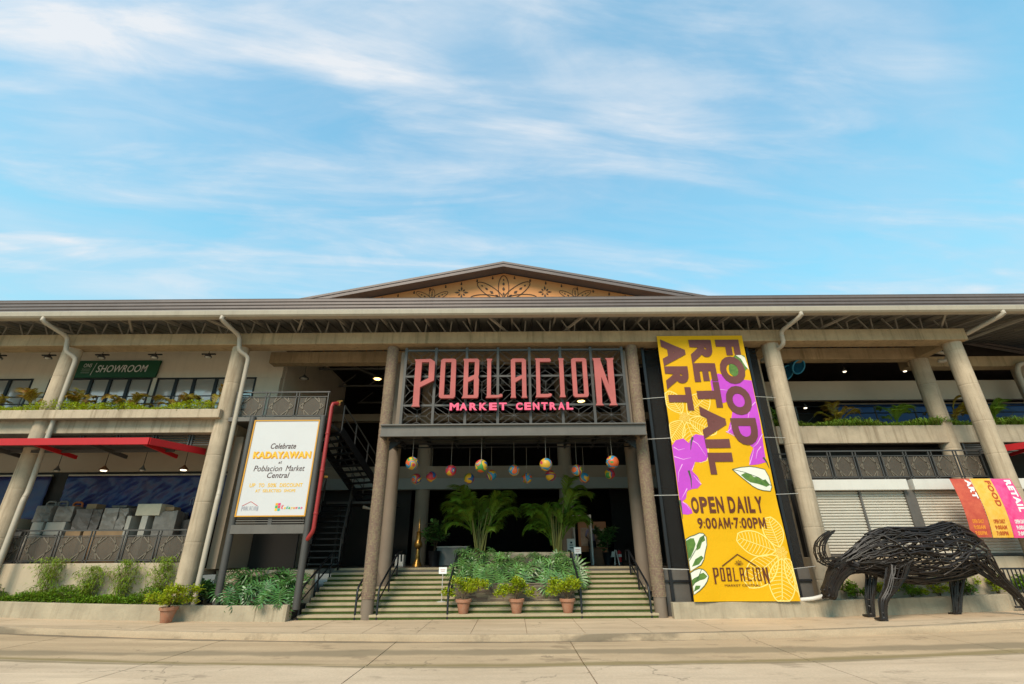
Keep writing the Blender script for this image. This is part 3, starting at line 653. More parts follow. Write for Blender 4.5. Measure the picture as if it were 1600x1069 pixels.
# ------------------------------------------------------------------ entrance stairs
NS, RZ, TR = 10, 0.132, 0.31
st = empty('entrance_stairs', (-1, 17.5, 0), 'wide entrance steps with beige treads and green turf risers', 'stairs')
for k in range(NS):
    y0 = 16.15 + TR * k; z1 = RZ * (k + 1)
    xl, xr = -6.35, 4.30
    s_ = build(MB().box(xl, xr, y0 + 0.018, y0 + TR + 0.03, z1 - RZ - 0.01, z1 - 0.071), 'riser', turf_m, st)
    build(MB().box(xl, xr, y0, y0 + TR + 0.05, z1 - 0.070, z1), 'tread', stone_step, st, bevel=0.012)
build(MB().box(-6.35, 4.3, 16.5, 19.2, -0.3, -0.02), 'base', planter_conc, st)
def handrail(x, label, y0=16.18, far=True, dx=0.0):
    h = empty('handrail', (x, y0, 0), label, 'handrail', 'black handrails on the entrance steps')
    slope = RZ / TR; y1 = 18.45; z0 = 0.0
    a = Vector((x, y0, 0.86)); b = Vector((x + dx, y1, 0.86 + (y1 - y0) * slope))
    build(MB().tube([(x, y0, 0.0), (x, y0, 0.72), (x, y0 + 0.06, 0.84), a + Vector((0, 0.16, 0.05)), b], 0.032, 10), 'top_rail', black_steel, h, smooth=50)
    build(MB().tube([(x, y0 + 0.01, 0.50), (x, y0 + 0.15, 0.54), b - Vector((0, 0, 0.38))], 0.024, 8), 'lower_rail', black_steel, h, smooth=50)
    for t in (0.55, 1.0):
        p = a.lerp(b, t); zt = RZ * (int((p.y - 16.15) / TR) + 1)
        build(MB().tube([(p.x, p.y, zt - 0.02), tuple(p)], 0.028, 8), 'post', black_steel, h, smooth=50)
    build(MB().tube([b, b + Vector((0, 0.5, 0.02)), b + Vector((0, 0.55, -0.3))], 0.03, 8), 'return_rail', black_steel, h, smooth=50)
    return h
handrail(-6.33, 'black handrail along the leftmost edge of the entrance steps')
handrail(-4.66, 'black handrail just left of the left entrance column')
handrail(-4.02, 'black handrail just right of the left entrance column')
handrail(-1.95, 'black handrail left of the potted plants and stone planter')
handrail(1.99, 'black handrail right of the potted plants and stone planter')
handrail(4.03, 'black handrail beside the right entrance column')

# ------------------------------------------------------------------ leaves and plants
def leaf_quad(m, p, d, ln, wd, droop=0.2, upv=None):
    """one pointed leaf: two folded quads"""
    d = Vector(d).normalized(); s = d.cross(Vector(upv) if upv else Vector((rnd.uniform(-0.5, 0.5), rnd.uniform(-0.5, 0.5), 1)))
    s = s.normalized() if s.length > 1e-5 else Vector((1, 0, 0)); n = s.cross(d)
    p = Vector(p); mid = p + d * ln * 0.5 + n * 0.08 * ln; tip = p + d * ln - Vector((0, 0, droop * ln))
    m.add([p, mid + s * wd / 2, tip, mid - s * wd / 2, ], [(0, 1, 2, 3)])
def rdir(zmin=-0.3, zmax=1.0):
    a = rnd.uniform(0, 6.283); z = rnd.uniform(zmin, zmax); r = math.sqrt(max(0, 1 - z * z)); return Vector((r * math.cos(a), r * math.sin(a), z))
def shrub_mesh(cx, cy, z0, rx, ry, h, n, ls, up=0.4):
    m = MB()
    cl = [(Vector((rnd.gauss(0, 0.42), rnd.gauss(0, 0.42), rnd.uniform(0.25, 0.9)))) for _ in range(9)]
    for _ in range(n):
        c = rnd.choice(cl) + rdir(-0.8, 1) * rnd.uniform(0.05, 0.34)
        p = Vector((cx + c.x * rx, cy + c.y * ry, z0 + max(0.03, c.z) * h))
        d = rdir(-0.4, 0.8) + Vector((0, 0, up)); leaf_quad(m, p, d, ls * rnd.uniform(0.7, 1.3), ls * rnd.uniform(0.4, 0.6))
    return m
def stems_mesh(cx, cy, z0, rx, ry, h, n, r=0.008):
    m = MB()
    for _ in range(n):
        a = rnd.uniform(0, 6.28); e = (cx + rx * 0.7 * math.cos(a) * rnd.random(), cy + ry * 0.7 * math.sin(a) * rnd.random(), z0 + h * rnd.uniform(0.5, 0.8))
        m.tube([(cx + rnd.uniform(-.04, .04), cy + rnd.uniform(-.04, .04), z0 - 0.02), ((cx + e[0]) / 2 + rnd.uniform(-.03, .03), (cy + e[1]) / 2, z0 + h * 0.35), e], [r, r * 0.8, r * 0.4], 5)
    return m
# philodendron leaf: long-stalked, deeply cut into narrow fingers
def philo_leaf(seed, size):
    r_ = random.Random(seed); m = MB(); K = 9
    spine = lambda t: Vector((0, t * size, -0.28 * size * t * t + 0.10 * size * t))
    for side in (-1, 1):
        for k in range(K):
            t = 0.02 + 0.90 * k / (K - 1); ang = R(lerp(140, 14, (k / (K - 1)) ** 0.9)) * side
            ln = size * (0.62 * math.sin(math.pi * (0.22 + 0.70 * (k / (K - 1)))) + 0.12) * r_.uniform(0.88, 1.1)
            p = spine(t); d = Vector((math.sin(ang), math.cos(ang), 0)); wd = size * 0.074
            q = Vector((d.y, -d.x, 0)) * wd
            mid = p + d * ln * 0.55 + Vector((0, 0, 0.05 * size)); tip = p + d * ln - Vector((0, 0, 0.13 * size * r_.uniform(0.5, 1.6)))
            m.add([p - q * 0.55, p + q * 0.55, mid + q * 0.62, mid - q * 0.62, tip], [(0, 1, 2, 3), (3, 2, 4)])
    for k in range(5):
        a, b = spine(k / 5), spine((k + 1) / 5); w_ = size * 0.075 * (1 - k / 6)
        m.add([a + Vector((-w_, 0, 0.004)), a + Vector((w_, 0, 0.004)), b + Vector((w_ * 0.8, 0, 0.004)), b + Vector((-w_ * 0.8, 0, 0.004))], [(0, 1, 2, 3)])
    tip = spine(1.0); m.add([tip + Vector((-size * 0.03, 0, 0)), tip + Vector((size * 0.03, 0, 0)), tip + Vector((0, size * 0.2, -0.12 * size))], [(0, 1, 2)])
    m.tube([(0, 0, 0), (0, -0.25 * size, -0.15 * size), (0, -0.5 * size, -0.55 * size)], 0.012, 5)
    return m
def philodendron(label, x0, x1, y0, y1, zfun, n, material, size, seed):
    e = empty('philodendron', ((x0 + x1) / 2, (y0 + y1) / 2, zfun(y0)), label, 'plant')
    r_ = random.Random(seed); protos = []
    for i in range(n):
        if len(protos) < 6:
            o_ = build(philo_leaf(seed * 10 + i, size), 'leaf', material, e, org=(0, 0, 0)); protos.append(o_)
        else:
            o_ = r_.choice(protos).copy(); col.objects.link(o_); o_.parent = e
        x = lerp(x0, x1, (i + 0.5 + r_.uniform(-0.9, 0.9)) / n) if i % 3 else r_.uniform(x0, x1); t = r_.random()
        y = lerp(y0, y1, t); z = zfun(y) + r_.uniform(0.02, 0.30)
        yaw = R(180 + r_.gauss(0, 42)); tilt = R(r_.uniform(-78, -30)) if t < 0.5 else R(r_.uniform(-60, 10))
        o_.location = Vector((x, y, z)) - WO[e.name]; o_.rotation_euler = (tilt, R(r_.uniform(-22, 22)), yaw)
        s = r_.uniform(0.6, 1.22); o_.scale = (s, s, s)
    return e
# stone planter on the steps
pl = empty('stone_planter', (0, 17.6, 0.13), 'stacked slate planter standing in the middle of the entrance steps', 'planter')
build(MB().box(-1.80, 1.86, 17.0, 18.75, 0.13, 0.80), 'core', planter_conc, pl)
m = MB(); z = 0.262
while z < 0.86:
    hh = rnd.uniform(0.030, 0.05); x = -1.83
    while x < 1.885:
        ln = min(rnd.uniform(0.18, 0.5), 1.89 - x); y = 16.97 - rnd.uniform(0, 0.035)
        m.box(x, x + ln - 0.006, y, 17.01, z, z + hh - 0.005); x += ln
    for sx in (-1.83, 1.83):
        y = 17.02
        while y < 18.7:
            ln = rnd.uniform(0.2, 0.5); xx = sx + (0.03 if sx > 0 else 0) + rnd.uniform(-0.015, 0.015)
            m.box(min(xx, xx + 0.04) - 0.0, xx + 0.04, y, y + ln - 0.006, z, z + hh - 0.005); y += ln
    z += hh
build(m, 'slate_strips', slate_m, pl, kind='stuff')
build(MB().box(-1.86, 1.93, 16.93, 17.12, 0.865, 0.90), 'coping', slate_m, pl, bevel=0.01)
build(MB().box(-1.75, 1.80, 17.12, 18.7, 0.70, 0.84), 'soil', soil_m, pl)
up_ = build(MB().box(-1.95, 2.12, 18.76, 18.9, 0.9, 1.80).box(-1.95, 2.12, 19.9, 20.0, 1.3, 1.80).box(-1.95, -1.85, 18.9, 19.9, 1.3, 1.80).box(2.02, 2.12, 18.9, 19.9, 1.3, 1.80), 'upper_trough', planter_conc, pl, bevel=0.012)
build(MB().box(-1.85, 2.02, 18.9, 19.9, 1.3, 1.72), 'upper_soil', soil_m, pl)
philodendron('grey green philodendron filling the stone planter on the steps', -2.05, 2.15, 17.05, 18.7, lambda y: lerp(0.92, 1.66, (y - 17.05) / 1.65), 104, lf_philo, 0.50, 3)
philodendron('dark green philodendron bed beneath the white sign board', -9.0, -6.5, 16.05, 17.15, lambda y: lerp(0.50, 1.10, (y - 16.05) / 1.1), 56, lf_philo2, 0.52, 5)
# areca palms
def frond_mesh(seed, ln):
    r_ = random.Random(seed); m = MB(); K = 42
    def sp(t): return Vector((0, math.sin(t * 1.35) * ln * 0.80, (t * 0.95 - 0.78 * t * t) * ln))
    pts = [sp(i / 10) for i in range(11)]; m.tube(pts, [0.016 * (1 - 0.8 * i / 10) for i in range(11)], 4)
    for k in range(K):
        t = 0.18 + 0.81 * k / (K - 1); p = sp(t); tg = (sp(min(1, t + 0.02)) - sp(t - 0.02)).normalized()
        l2 = ln * (0.30 * math.sin(math.pi * (0.12 + 0.78 * (t - 0.18) / 0.82)) + 0.07)
        for s in (-1, 1):
            d = (Vector((s, 0, 0)) * 0.80 + tg * 0.62 + Vector((0, 0, 0.22))).normalized(); d.x *= r_.uniform(0.8, 1.15)
            w_ = tg * 0.020 * ln / 1.2; mid = p + d * l2 * 0.55; tip = p + d * l2 - Vector((0, 0, l2 * r_.uniform(0.18, 0.5)))
            m.add([p - w_ * 0.5, p + w_ * 0.5, mid + w_ * 0.7, mid - w_ * 0.7, tip], [(0, 1, 2, 3), (3, 2, 4)])
    return m
def palm(name, label, x, y, z0, ncane, hc, ln, nf, material, seed, cane=True, group=None, spread=0.32):
    e = empty(name, (x, y, z0), label, 'palm', group); r_ = random.Random(seed); protos = []; tips = []
    for k in range(ncane):
        a = r_.uniform(0, 6.28); bx, by = x + 0.16 * math.cos(a) * r_.random(), y + 0.16 * math.sin(a) * r_.random(); h = hc * r_.uniform(0.55, 1.1)
        tx, ty = bx + spread * math.cos(a) * r_.uniform(0.3, 1) * hc / 1.3, by + 0.6 * spread * math.sin(a) * hc / 1.3; tips.append((tx, ty, z0 + h, a))
        if cane: build(MB().tube([(bx, by, z0 - 0.05), ((bx + tx) / 2 - 0.02, (by + ty) / 2, z0 + h * 0.55), (tx, ty, z0 + h)], [0.030, 0.026, 0.020], 7), 'cane', cane_m, e, smooth=50)
    for i in range(nf):
        if len(protos) < 4: f = build(frond_mesh(seed * 7 + i, ln), 'frond', material, e, org=(0, 0, 0)); protos.append(f)
        else: f = r_.choice(protos).copy(); col.objects.link(f); f.parent = e
        t = tips[i % len(tips)]; f.location = Vector(t[:3]) - Vector((0, 0, r_.uniform(0, 0.45) * hc)) - WO[e.name]
        f.rotation_euler = (R(r_.uniform(2, 48)), R(r_.uniform(-10, 10)), t[3] - math.pi / 2 + r_.gauss(0, 0.75)); s = r_.uniform(0.7, 1.1); f.scale = (s, s, s)
    return e
palm('areca_palm', 'bushy areca palm on the left behind the stone planter', -1.25, 19.35, 1.72, 11, 1.5, 1.55, 46, lf_palm, 11)
palm('areca_palm', 'areca palm with pale canes on the right behind the stone planter', 1.62, 19.35, 1.72, 15, 1.65, 1.4, 46, lf_palm, 12, spread=0.22)

# terracotta pots
def potted(label, x, y, z, seed, s=1.0, cat='potted plant'):
    e = empty('potted_shrub', (x, y, z), label, cat, 'terracotta pots with yellow green shrubs')
    global rnd; old = rnd; rnd = random.Random(seed)
    p = build(MB().lathe(x, y, [(0.125 * s, z), (0.135 * s, z + 0.015), (0.165 * s, z + 0.16 * s), (0.20 * s, z + 0.30 * s), (0.20 * s, z + 0.305 * s)], 26), 'pot', terra_m, e, smooth=40)
    build(MB().lathe(x, y, [(0.20 * s, z + 0.30 * s), (0.235 * s, z + 0.305 * s), (0.24 * s, z + 0.375 * s), (0.225 * s, z + 0.385 * s), (0.20 * s, z + 0.38 * s), (0.195 * s, z + 0.345 * s), (0.01, z + 0.345 * s)], 26), 'rim', terra_m, p, smooth=40)
    build(MB().lathe(x, y, [(0.19 * s, z + 0.346 * s), (0.10 * s, z + 0.362 * s), (0.01, z + 0.365 * s)], 14), 'soil', soil_m, e)
    build(stems_mesh(x, y, z + 0.36 * s, 0.42 * s, 0.36 * s, 0.5 * s, 14), 'stems', twig_m, e)
    build(shrub_mesh(x, y, z + 0.40 * s, 0.62 * s, 0.46 * s, 0.50 * s, 1250, 0.095 * s), 'foliage', lf_yel, e)
    rnd = old; return e
potted('terracotta pot with sprawling shrub, leftmost of three on the steps', -1.50, 16.32, 0.132, 21)
potted('terracotta pot with upright shrub, middle of three on the steps', 0.08, 16.32, 0.132, 22)
potted('terracotta pot with lopsided shrub, rightmost of three on the steps', 1.60, 16.32, 0.132, 23)
potted('terracotta pot alone against the long planter wall', -9.72, 15.48, gz(9.7), 24, 1.02)

# ------------------------------------------------------------------ entrance canopy, screen, sign letters
cn = empty('entrance_canopy', (0, 16.3, 5.24), 'grey steel canopy slab spanning the entrance columns', 'canopy')
build(MB().box(-4.30, 4.34, 15.58, 15.62, 5.24, 5.64).box(-4.30, 4.34, 15.50, 15.58, 5.60, 5.64).box(-4.30, 4.34, 15.50, 15.58, 5.24, 5.27), 'front_channel', mid_steel, cn)
for x in (-4.30, 4.26): build(MB().box(x, x + 0.08, 15.62, 18.0, 5.24, 5.62), 'side_channel', mid_steel, cn)
build(MB().box(-4.22, 4.26, 15.62, 18.0, 5.50, 5.58), 'deck', dark_steel, cn)
for k in range(9): build(MB().box(-4.0 + k * 0.98, -3.94 + k * 0.98, 15.63, 17.95, 5.30, 5.50), 'joist', black_steel, cn)
for y in (16.2, 16.9, 17.5): build(MB().box(-4.2, 4.24, y, y + 0.04, 5.26, 5.30), 'batten', black_steel, cn)
for s in (-1, 1): build(MB().sheet([(4.2 * s, 5.24), (4.2 * s, 4.9), (3.75 * s, 5.24)], 16.28, 16.32), 'bracket', black_steel, cn)
gr = empty('metal_screen', (0, 16.2, 5.65), 'grey metal lattice screen with star patterns behind the coral letters', 'screen')
gv = [-3.82, -2.74, -1.63, -0.51, 0.62, 1.73, 2.83, 3.96]; gh = [5.72, 6.46, 7.52, 8.52]
for i, x in enumerate(gv): build(MB().box(x - 0.045, x + 0.045, 16.16, 16.25, 5.66, 8.62), 'upright', dark_steel, gr)
for z in gh: build(MB().box(-3.80, 3.94, 16.17, 16.24, z - 0.035, z + 0.035), 'cross_bar', dark_steel, gr)
for i in range(7):
    for j in range(3):
        x0, x1 = gv[i] + 0.045, gv[i + 1] - 0.045; z0, z1 = gh[j] + 0.035, gh[j + 1] - 0.035; cx, cz = (x0 + x1) / 2, (z0 + z1) / 2; m = MB(); w_ = 0.013
        def ln_(a, b): m.bar((a[0], 16.20, a[1]), (b[0], 16.20, b[1]), w_, w_, (0, 1, 0))
        hx, hz_ = (x1 - x0) / 2, (z1 - z0) / 2
        for ux, uz in ((1, 1), (1, -1), (-1, 1), (-1, -1)): ln_((cx, cz), (cx + ux * hx, cz + uz * hz_))
        for ux, uz in ((1, 0), (-1, 0), (0, 1), (0, -1)):
            e1 = (cx + ux * hx * 0.62, cz + uz * hz_ * 0.62); ln_((cx, cz), e1)
            if ux: ln_(e1, (x1 if ux > 0 else x0, cz + hz_ * 0.5)); ln_(e1, (x1 if ux > 0 else x0, cz - hz_ * 0.5))
            else: ln_(e1, (cx + hx * 0.5, z1 if uz > 0 else z0)); ln_(e1, (cx - hx * 0.5, z1 if uz > 0 else z0))
        m.lathe(cx, 16.2, [(0.03, cz - 0.03), (0.03, cz + 0.03)], 8)
        build(m, 'star_pattern', dark_steel, gr)
build(MB().box(-4.02, -3.86, 16.3, 16.4, 5.66, 8.5), 'end_post', taupe, gr); build(MB().box(4.0, 4.12, 16.3, 16.4, 5.66, 8.5), 'end_post', taupe, gr)
LETTERS = [
('P', [(-3.47, 8.09), (-2.88, 8.11), (-2.73, 8.0), (-2.73, 7.3), (-3.2, 7.05), (-3.19, 6.44), (-3.16, 6.36), (-3.46, 6.36), (-3.41, 6.44), (-3.42, 8.01)], [[(-3.19, 7.98), (-2.94, 7.98), (-2.93, 7.39), (-3.2, 7.24)]]),
('O', [(-2.52, 8.06), (-2.45, 8.11), (-2.04, 8.11), (-1.98, 8.06), (-1.97, 6.71), (-2.03, 6.65), (-2.47, 6.65), (-2.53, 6.71)], [[(-2.36, 7.98), (-2.15, 7.98), (-2.15, 6.77), (-2.36, 6.77)]]),
('B', [(-1.74, 8.1), (-1.23, 8.11), (-1.16, 8.04), (-1.17, 7.5), (-1.19, 7.41), (-1.16, 7.32), (-1.17, 6.71), (-1.21, 6.65), (-1.75, 6.65), (-1.70, 6.74), (-1.70, 8.01)], [[(-1.54, 7.98), (-1.32, 7.98), (-1.33, 7.5), (-1.54, 7.4)], [(-1.54, 7.23), (-1.34, 7.33), (-1.33, 6.76), (-1.54, 6.76)]]),
('L', [(-0.92, 8.1), (-0.7, 8.1), (-0.74, 8.0), (-0.74, 6.76), (-0.5, 6.75), (-0.4, 6.8), (-0.34, 6.77), (-0.34, 6.7), (-0.47, 6.66), (-0.92, 6.65), (-0.88, 6.73), (-0.88, 8.01)], []),
('A', [(-0.05, 8.05), (0.02, 8.1), (0.42, 8.1), (0.49, 8.04), (0.49, 6.72), (0.52, 6.65), (0.31, 6.65), (0.34, 6.72), (0.34, 7.35), (0.11, 7.21), (0.11, 6.73), (0.13, 6.65), (-0.07, 6.65), (-0.04, 6.73)], [[(0.11, 7.97), (0.34, 7.97), (0.34, 7.48), (0.11, 7.38)]]),
('C', [(0.8, 8.1), (1.33, 8.1), (1.38, 8.02), (1.35, 7.97), (1.24, 7.97), (0.98, 7.97), (0.97, 6.78), (1.2, 6.78), (1.31, 6.8), (1.37, 6.77), (1.34, 6.7), (1.22, 6.66), (0.79, 6.66), (0.83, 6.75), (0.84, 8.02)], []),
('I', [(1.63, 8.1), (1.84, 8.1), (1.81, 8.0), (1.81, 6.77), (1.84, 6.66), (1.62, 6.66), (1.66, 6.77), (1.66, 8.0)], []),
('O', [(2.09, 8.05), (2.16, 8.1), (2.57, 8.1), (2.63, 8.05), (2.63, 6.72), (2.58, 6.66), (2.15, 6.66), (2.1, 6.72)], [[(2.25, 7.97), (2.48, 7.97), (2.48, 6.77), (2.25, 6.77)]]),
('N', [(2.84, 8.09), (3.14, 8.1), (3.13, 8.01), (3.35, 7.11), (3.36, 8.0), (3.3, 8.09), (3.61, 8.1), (3.57, 7.99), (3.55, 6.44), (3.6, 6.36), (3.3, 6.36), (3.38, 6.46), (3.11, 7.39), (3.07, 6.43), (3.13, 6.36), (2.83, 6.36), (2.89, 6.44), (2.89, 7.99)], []),
]
ls = empty('letter_sign', (0, 16.0, 6.2), 'coral and pink letters reading POBLACION MARKET CENTRAL above the canopy', 'sign')
for ch, outer, holes in LETTERS: build(MB().sheet(outer, 15.96, 16.08, holes), 'letter', coral_m, ls, bevel=0.006)
for (wd, xa, xb) in (('MARKET', -2.14, -0.12), ('CENTRAL', 0.12, 2.13)):
    n = len(wd); adv = (xb - xa) / n
    for i, ch in enumerate(wd):
        a = xa + i * adv; b = a + adv * (0.93 if ch == 'M' else 0.78)
        build(text_mesh(ch, (a, b, 6.22, 6.48), 15.96, 0.09, bold=0.045), 'letter', pink_m, ls)

# lanterns under the canopy
def lantern_mat(seed):
    m = bpy.data.materials.new('painted_globe'); m.use_nodes = True; t = m.node_tree; b = t.nodes['Principled BSDF']
    tcd = N(t, 'ShaderNodeTexCoord'); mp = N(t, 'ShaderNodeMapping'); mp.inputs['Location'].default_value = (seed * 3.7, seed * 1.3, seed); L(t, tcd.outputs['Object'], mp.inputs[0])
    n = N(t, 'ShaderNodeTexNoise'); n.inputs['Scale'].default_value = 2.4; n.inputs['Detail'].default_value = 0.0; n.inputs['Distortion'].default_value = 0.7; L(t, mp.outputs[0], n.inputs[0])
    cr = N(t, 'ShaderNodeValToRGB'); cr.color_ramp.interpolation = 'CONSTANT'; e = cr.color_ramp.elements
    cs = [(0.40, 0.015, 0.015), (0.015, 0.08, 0.22), (0.55, 0.30, 0.008), (0.03, 0.20, 0.04), (0.50, 0.08, 0.01), (0.02, 0.18, 0.30), (0.48, 0.26, 0.01), (0.42, 0.03, 0.05)]
    k = seed % 8; cs = cs[k:] + cs[:k]; ps = [0, 0.30, 0.38, 0.45, 0.51, 0.57, 0.64, 0.72]
    while len(e) < 8: e.new(0.5)
    for i in range(8): e[i].position = ps[i]; e[i].color = (*cs[i], 1)
    L(t, n.outputs[0], cr.inputs[0]); L(t, cr.outputs[0], b.inputs['Base Color']); b.inputs['Roughness'].default_value = 0.5
    return m
LX = [(-3.26, 15.9, 4.45, 'front row, first'), (-1.02, 15.9, 4.35, 'front row, second'), (1.07, 15.9, 4.38, 'front row, third'), (3.22, 15.9, 4.44, 'front row, fourth'),
      (-3.42, 17.6, 4.2, 0), (-2.89, 17.6, 4.27, 0), (-2.08, 16.6, 4.32, 0), (-1.55, 17.6, 4.2, 0), (-0.76, 17.5, 4.3, 0), (0.04, 16.7, 4.33, 0), (0.49, 17.6, 4.2, 0), (1.33, 17.6, 4.28, 0), (2.16, 16.7, 4.32, 0), (2.52, 17.6, 4.2, 0), (3.44, 17.6, 4.33, 0)]
ordn = ['first', 'second', 'third', 'fourth', 'fifth', 'sixth', 'seventh', 'eighth', 'ninth', 'tenth', 'eleventh']
bk = sorted([l for l in LX if not l[3]], key=lambda l: l[0])
for i, (x, y, z, t) in enumerate(LX):
    if t: lb = 'bright painted globe lantern nearest the street, %s from the left of the front four' % t.split(', ')[1]
    else: lb = 'shaded painted globe lantern, %s from the left among the eleven in back' % ordn[bk.index((x, y, z, t))]
    e = empty('globe_lantern', (x, y, z - 0.21), lb, 'lantern', 'painted globe lanterns under the canopy'); r = 0.205 if t else 0.185
    build(MB().lathe(x, y, [(max(0.003, r * math.sin(math.pi * k / 12)), z - r * math.cos(math.pi * k / 12)) for k in range(13)], 20), 'globe', lantern_mat(i), e, smooth=60, org=(x, y, z))
    build(MB().tube([(x, y, z + r * 0.98), (x, y, 5.30)], 0.005, 5), 'cord', truss_m, e)

# ------------------------------------------------------------------ yellow banner
YB = 15.84
bn = empty('hanging_banner', (6.7, YB, 0.42), 'tall yellow banner reading FOOD RETAIL ART OPEN DAILY with orchids', 'banner')
m = MB(); nx, nz_ = 6, 24
def byy(x, z): return YB + 0.012 * 0
build(MB().box(5.20, 8.26, YB, YB + 0.006, 0.44, 8.88), 'cloth', yellow_b, bn)
def pr_(name, m_, material): return build(m_, name, material, bn)
def flower(cx, cz, petals, w_, y):
    m_ = MB()
    for (ang, ln, wd) in petals:
        ca, sa = math.cos(ang), math.sin(ang)
        P = lambda u, v: (min(8.255, max(5.205, cx + ca * u - sa * v)), max(0.445, cz + sa * u + ca * v))
        out = [P(0.16 + ln * t, wd * math.sin(math.pi * min(1, t * 0.93)) ** 0.75 * s) for s, rg in ((1, range(0, 13)), (-1, range(12, -1, -1))) for t in [i / 12 for i in rg]]
        ribbon(m_, out, w_, y, y + 0.003)
        ribbon(m_, [P(0.16 + ln * t, 0) for t in (0, 0.3, 0.6, 0.9)], w_ * 0.8, y, y + 0.003)
        for k in range(1, 11):
            t = 0.06 + 0.085 * k; vv = wd * math.sin(math.pi * min(1, (t + 0.06) * 0.93)) ** 0.75 * 0.86
            for s in (-1, 1): ribbon(m_, [P(0.16 + ln * t, 0.02 * s), P(0.16 + ln * (t + 0.03), vv * 0.5 * s), P(0.16 + ln * (t + 0.08), vv * s)], w_ * 0.55, y, y + 0.003)
    for k in range(26):
        a = k * 2.4; rr = 0.035 * math.sqrt(k); ring_ellipse(m_, min(8.2, cx + rr * math.cos(a)), cz + rr * math.sin(a), 0.025, 0.025, 0, 0.011, y, y + 0.003, n=6)
    return m_
pr_('line_flower', flower(8.02, 1.72, [(R(100), 0.85, 0.30), (R(160), 1.15, 0.34), (R(215), 1.30, 0.36), (R(258), 1.22, 0.36), (R(295), 1.1, 0.3)], 0.030, YB - 0.004), pale_y)
pr_('line_flower', flower(5.75, 5.88, [(R(118), 0.85, 0.28), (R(40), 1.0, 0.36), (R(-25), 0.95, 0.30), (R(-75), 1.35, 0.38), (R(-128), 0.8, 0.3)], 0.030, YB - 0.004), pale_y)
orchR = [(6.83, 7.14), (6.95, 7.33), (7.15, 7.43), (7.4, 7.36), (7.63, 7.19), (7.83, 7.22), (8.25, 7.16), (8.23, 5.82), (8.16, 4.4), (7.89, 4.33), (7.60, 4.30), (7.66, 4.55), (7.84, 4.86), (7.6, 5.05), (7.40, 5.16), (7.27, 5.29), (7.1, 5.39), (7.2, 5.62), (7.3, 5.82), (7.40, 6.1), (7.47, 6.37), (7.28, 6.42), (7.13, 6.37), (6.92, 6.55), (6.82, 6.78)]
orchL = [(5.205, 4.95), (5.35, 5.12), (5.6, 5.18), (5.76, 5.02), (5.88, 5.22), (6.04, 5.32), (6.32, 5.27), (6.38, 5.05), (6.32, 4.87), (6.33, 4.62), (6.23, 4.46), (6.05, 4.40), (5.85, 4.42), (5.78, 4.28), (5.72, 4.14), (5.87, 3.96), (5.95, 3.72), (5.82, 3.6), (5.64, 3.58), (5.52, 3.54), (5.47, 3.48), (5.42, 3.3), (5.29, 3.21), (5.42, 3.14), (5.54, 2.97), (5.55, 2.86), (5.40, 2.82), (5.22, 2.84)]
pr_('orchid', MB().sheet(orchR, YB - 0.008, YB - 0.005), orchid_b); pr_('orchid', MB().sheet(orchL, YB - 0.008, YB - 0.005), orchid_b)
def vein_set(pts, w_=0.016):
    m_ = MB()
    for p in pts: ribbon(m_, p, w_, YB - 0.012, YB - 0.009, True)
    return m_
pr_('petal_edge', vein_set([[(7.1, 5.39), (7.22, 5.5), (7.3, 5.82)], [(7.05, 5.4), (7.2, 5.3), (7.4, 5.16)], [(8.22, 5.3), (8.0, 5.0), (7.82, 4.86)], [(7.6, 4.32), (7.75, 4.6), (7.86, 4.86)], [(8.22, 6.4), (8.0, 6.2), (7.8, 5.7)], [(6.85, 6.8), (7.1, 6.85), (7.5, 6.8)],
    [(8.1, 4.9), (7.95, 4.75), (7.85, 4.5)], [(5.22, 4.6), (5.5, 4.5), (5.75, 4.55)], [(5.72, 4.14), (5.8, 4.3), (5.86, 4.42)], [(5.45, 4.35), (5.3, 4.1), (5.25, 3.8)], [(5.95, 3.72), (5.85, 3.85), (5.75, 4.0)], [(5.9, 5.1), (6.05, 5.0), (6.25, 4.6)], [(5.5, 3.6), (5.4, 3.45), (5.29, 3.3)], [(5.25, 4.9), (5.4, 4.8), (5.6, 4.85)], [(5.30, 3.2), (5.42, 3.1), (5.5, 2.95)]], 0.03), pink_line)
pr_('orchid_stem', vein_set([[(5.92, 5.22), (5.84, 5.05), (5.78, 4.8)], [(5.62, 4.15), (5.66, 3.9), (5.64, 3.62)], [(5.22, 3.25), (5.23, 3.0), (5.22, 2.7)], [(8.1, 4.55), (8.18, 4.4), (8.22, 4.2)]], 0.07), dgreen_b)
def outlined(name, poly, greens, dark_edge=True, vein=None):
    pr_(name, MB().sheet(poly, YB - 0.008, YB - 0.005), cream_b)
    for g in greens: pr_('leaf_marking', MB().sheet(g, YB - 0.012, YB - 0.009), green_b)
    m_ = MB(); ribbon(m_, poly + [poly[0]], 0.018, YB - 0.016, YB - 0.013)
    if vein: ribbon(m_, vein, 0.014, YB - 0.016, YB - 0.013)
    pr_('leaf_outline', m_, dgreen_b)
outlined('variegated_leaf', [(7.02, 4.18), (7.31, 4.24), (7.6, 4.26), (7.77, 4.24), (8.06, 4.17), (8.15, 3.95), (8.18, 3.63), (8.11, 3.5), (7.87, 3.52), (7.70, 3.57), (7.56, 3.65), (7.32, 3.87), (7.15, 4.04)], [[(7.26, 4.0), (7.40, 4.06), (7.56, 4.02), (7.66, 3.93), (7.79, 3.93), (7.9, 3.83), (8.02, 3.86), (8.13, 3.69), (8.0, 3.63), (7.9, 3.67), (7.75, 3.72), (7.51, 3.77), (7.38, 3.86)]], vein=[(7.02, 4.18), (7.4, 4.08), (7.8, 3.92), (8.18, 3.66)])
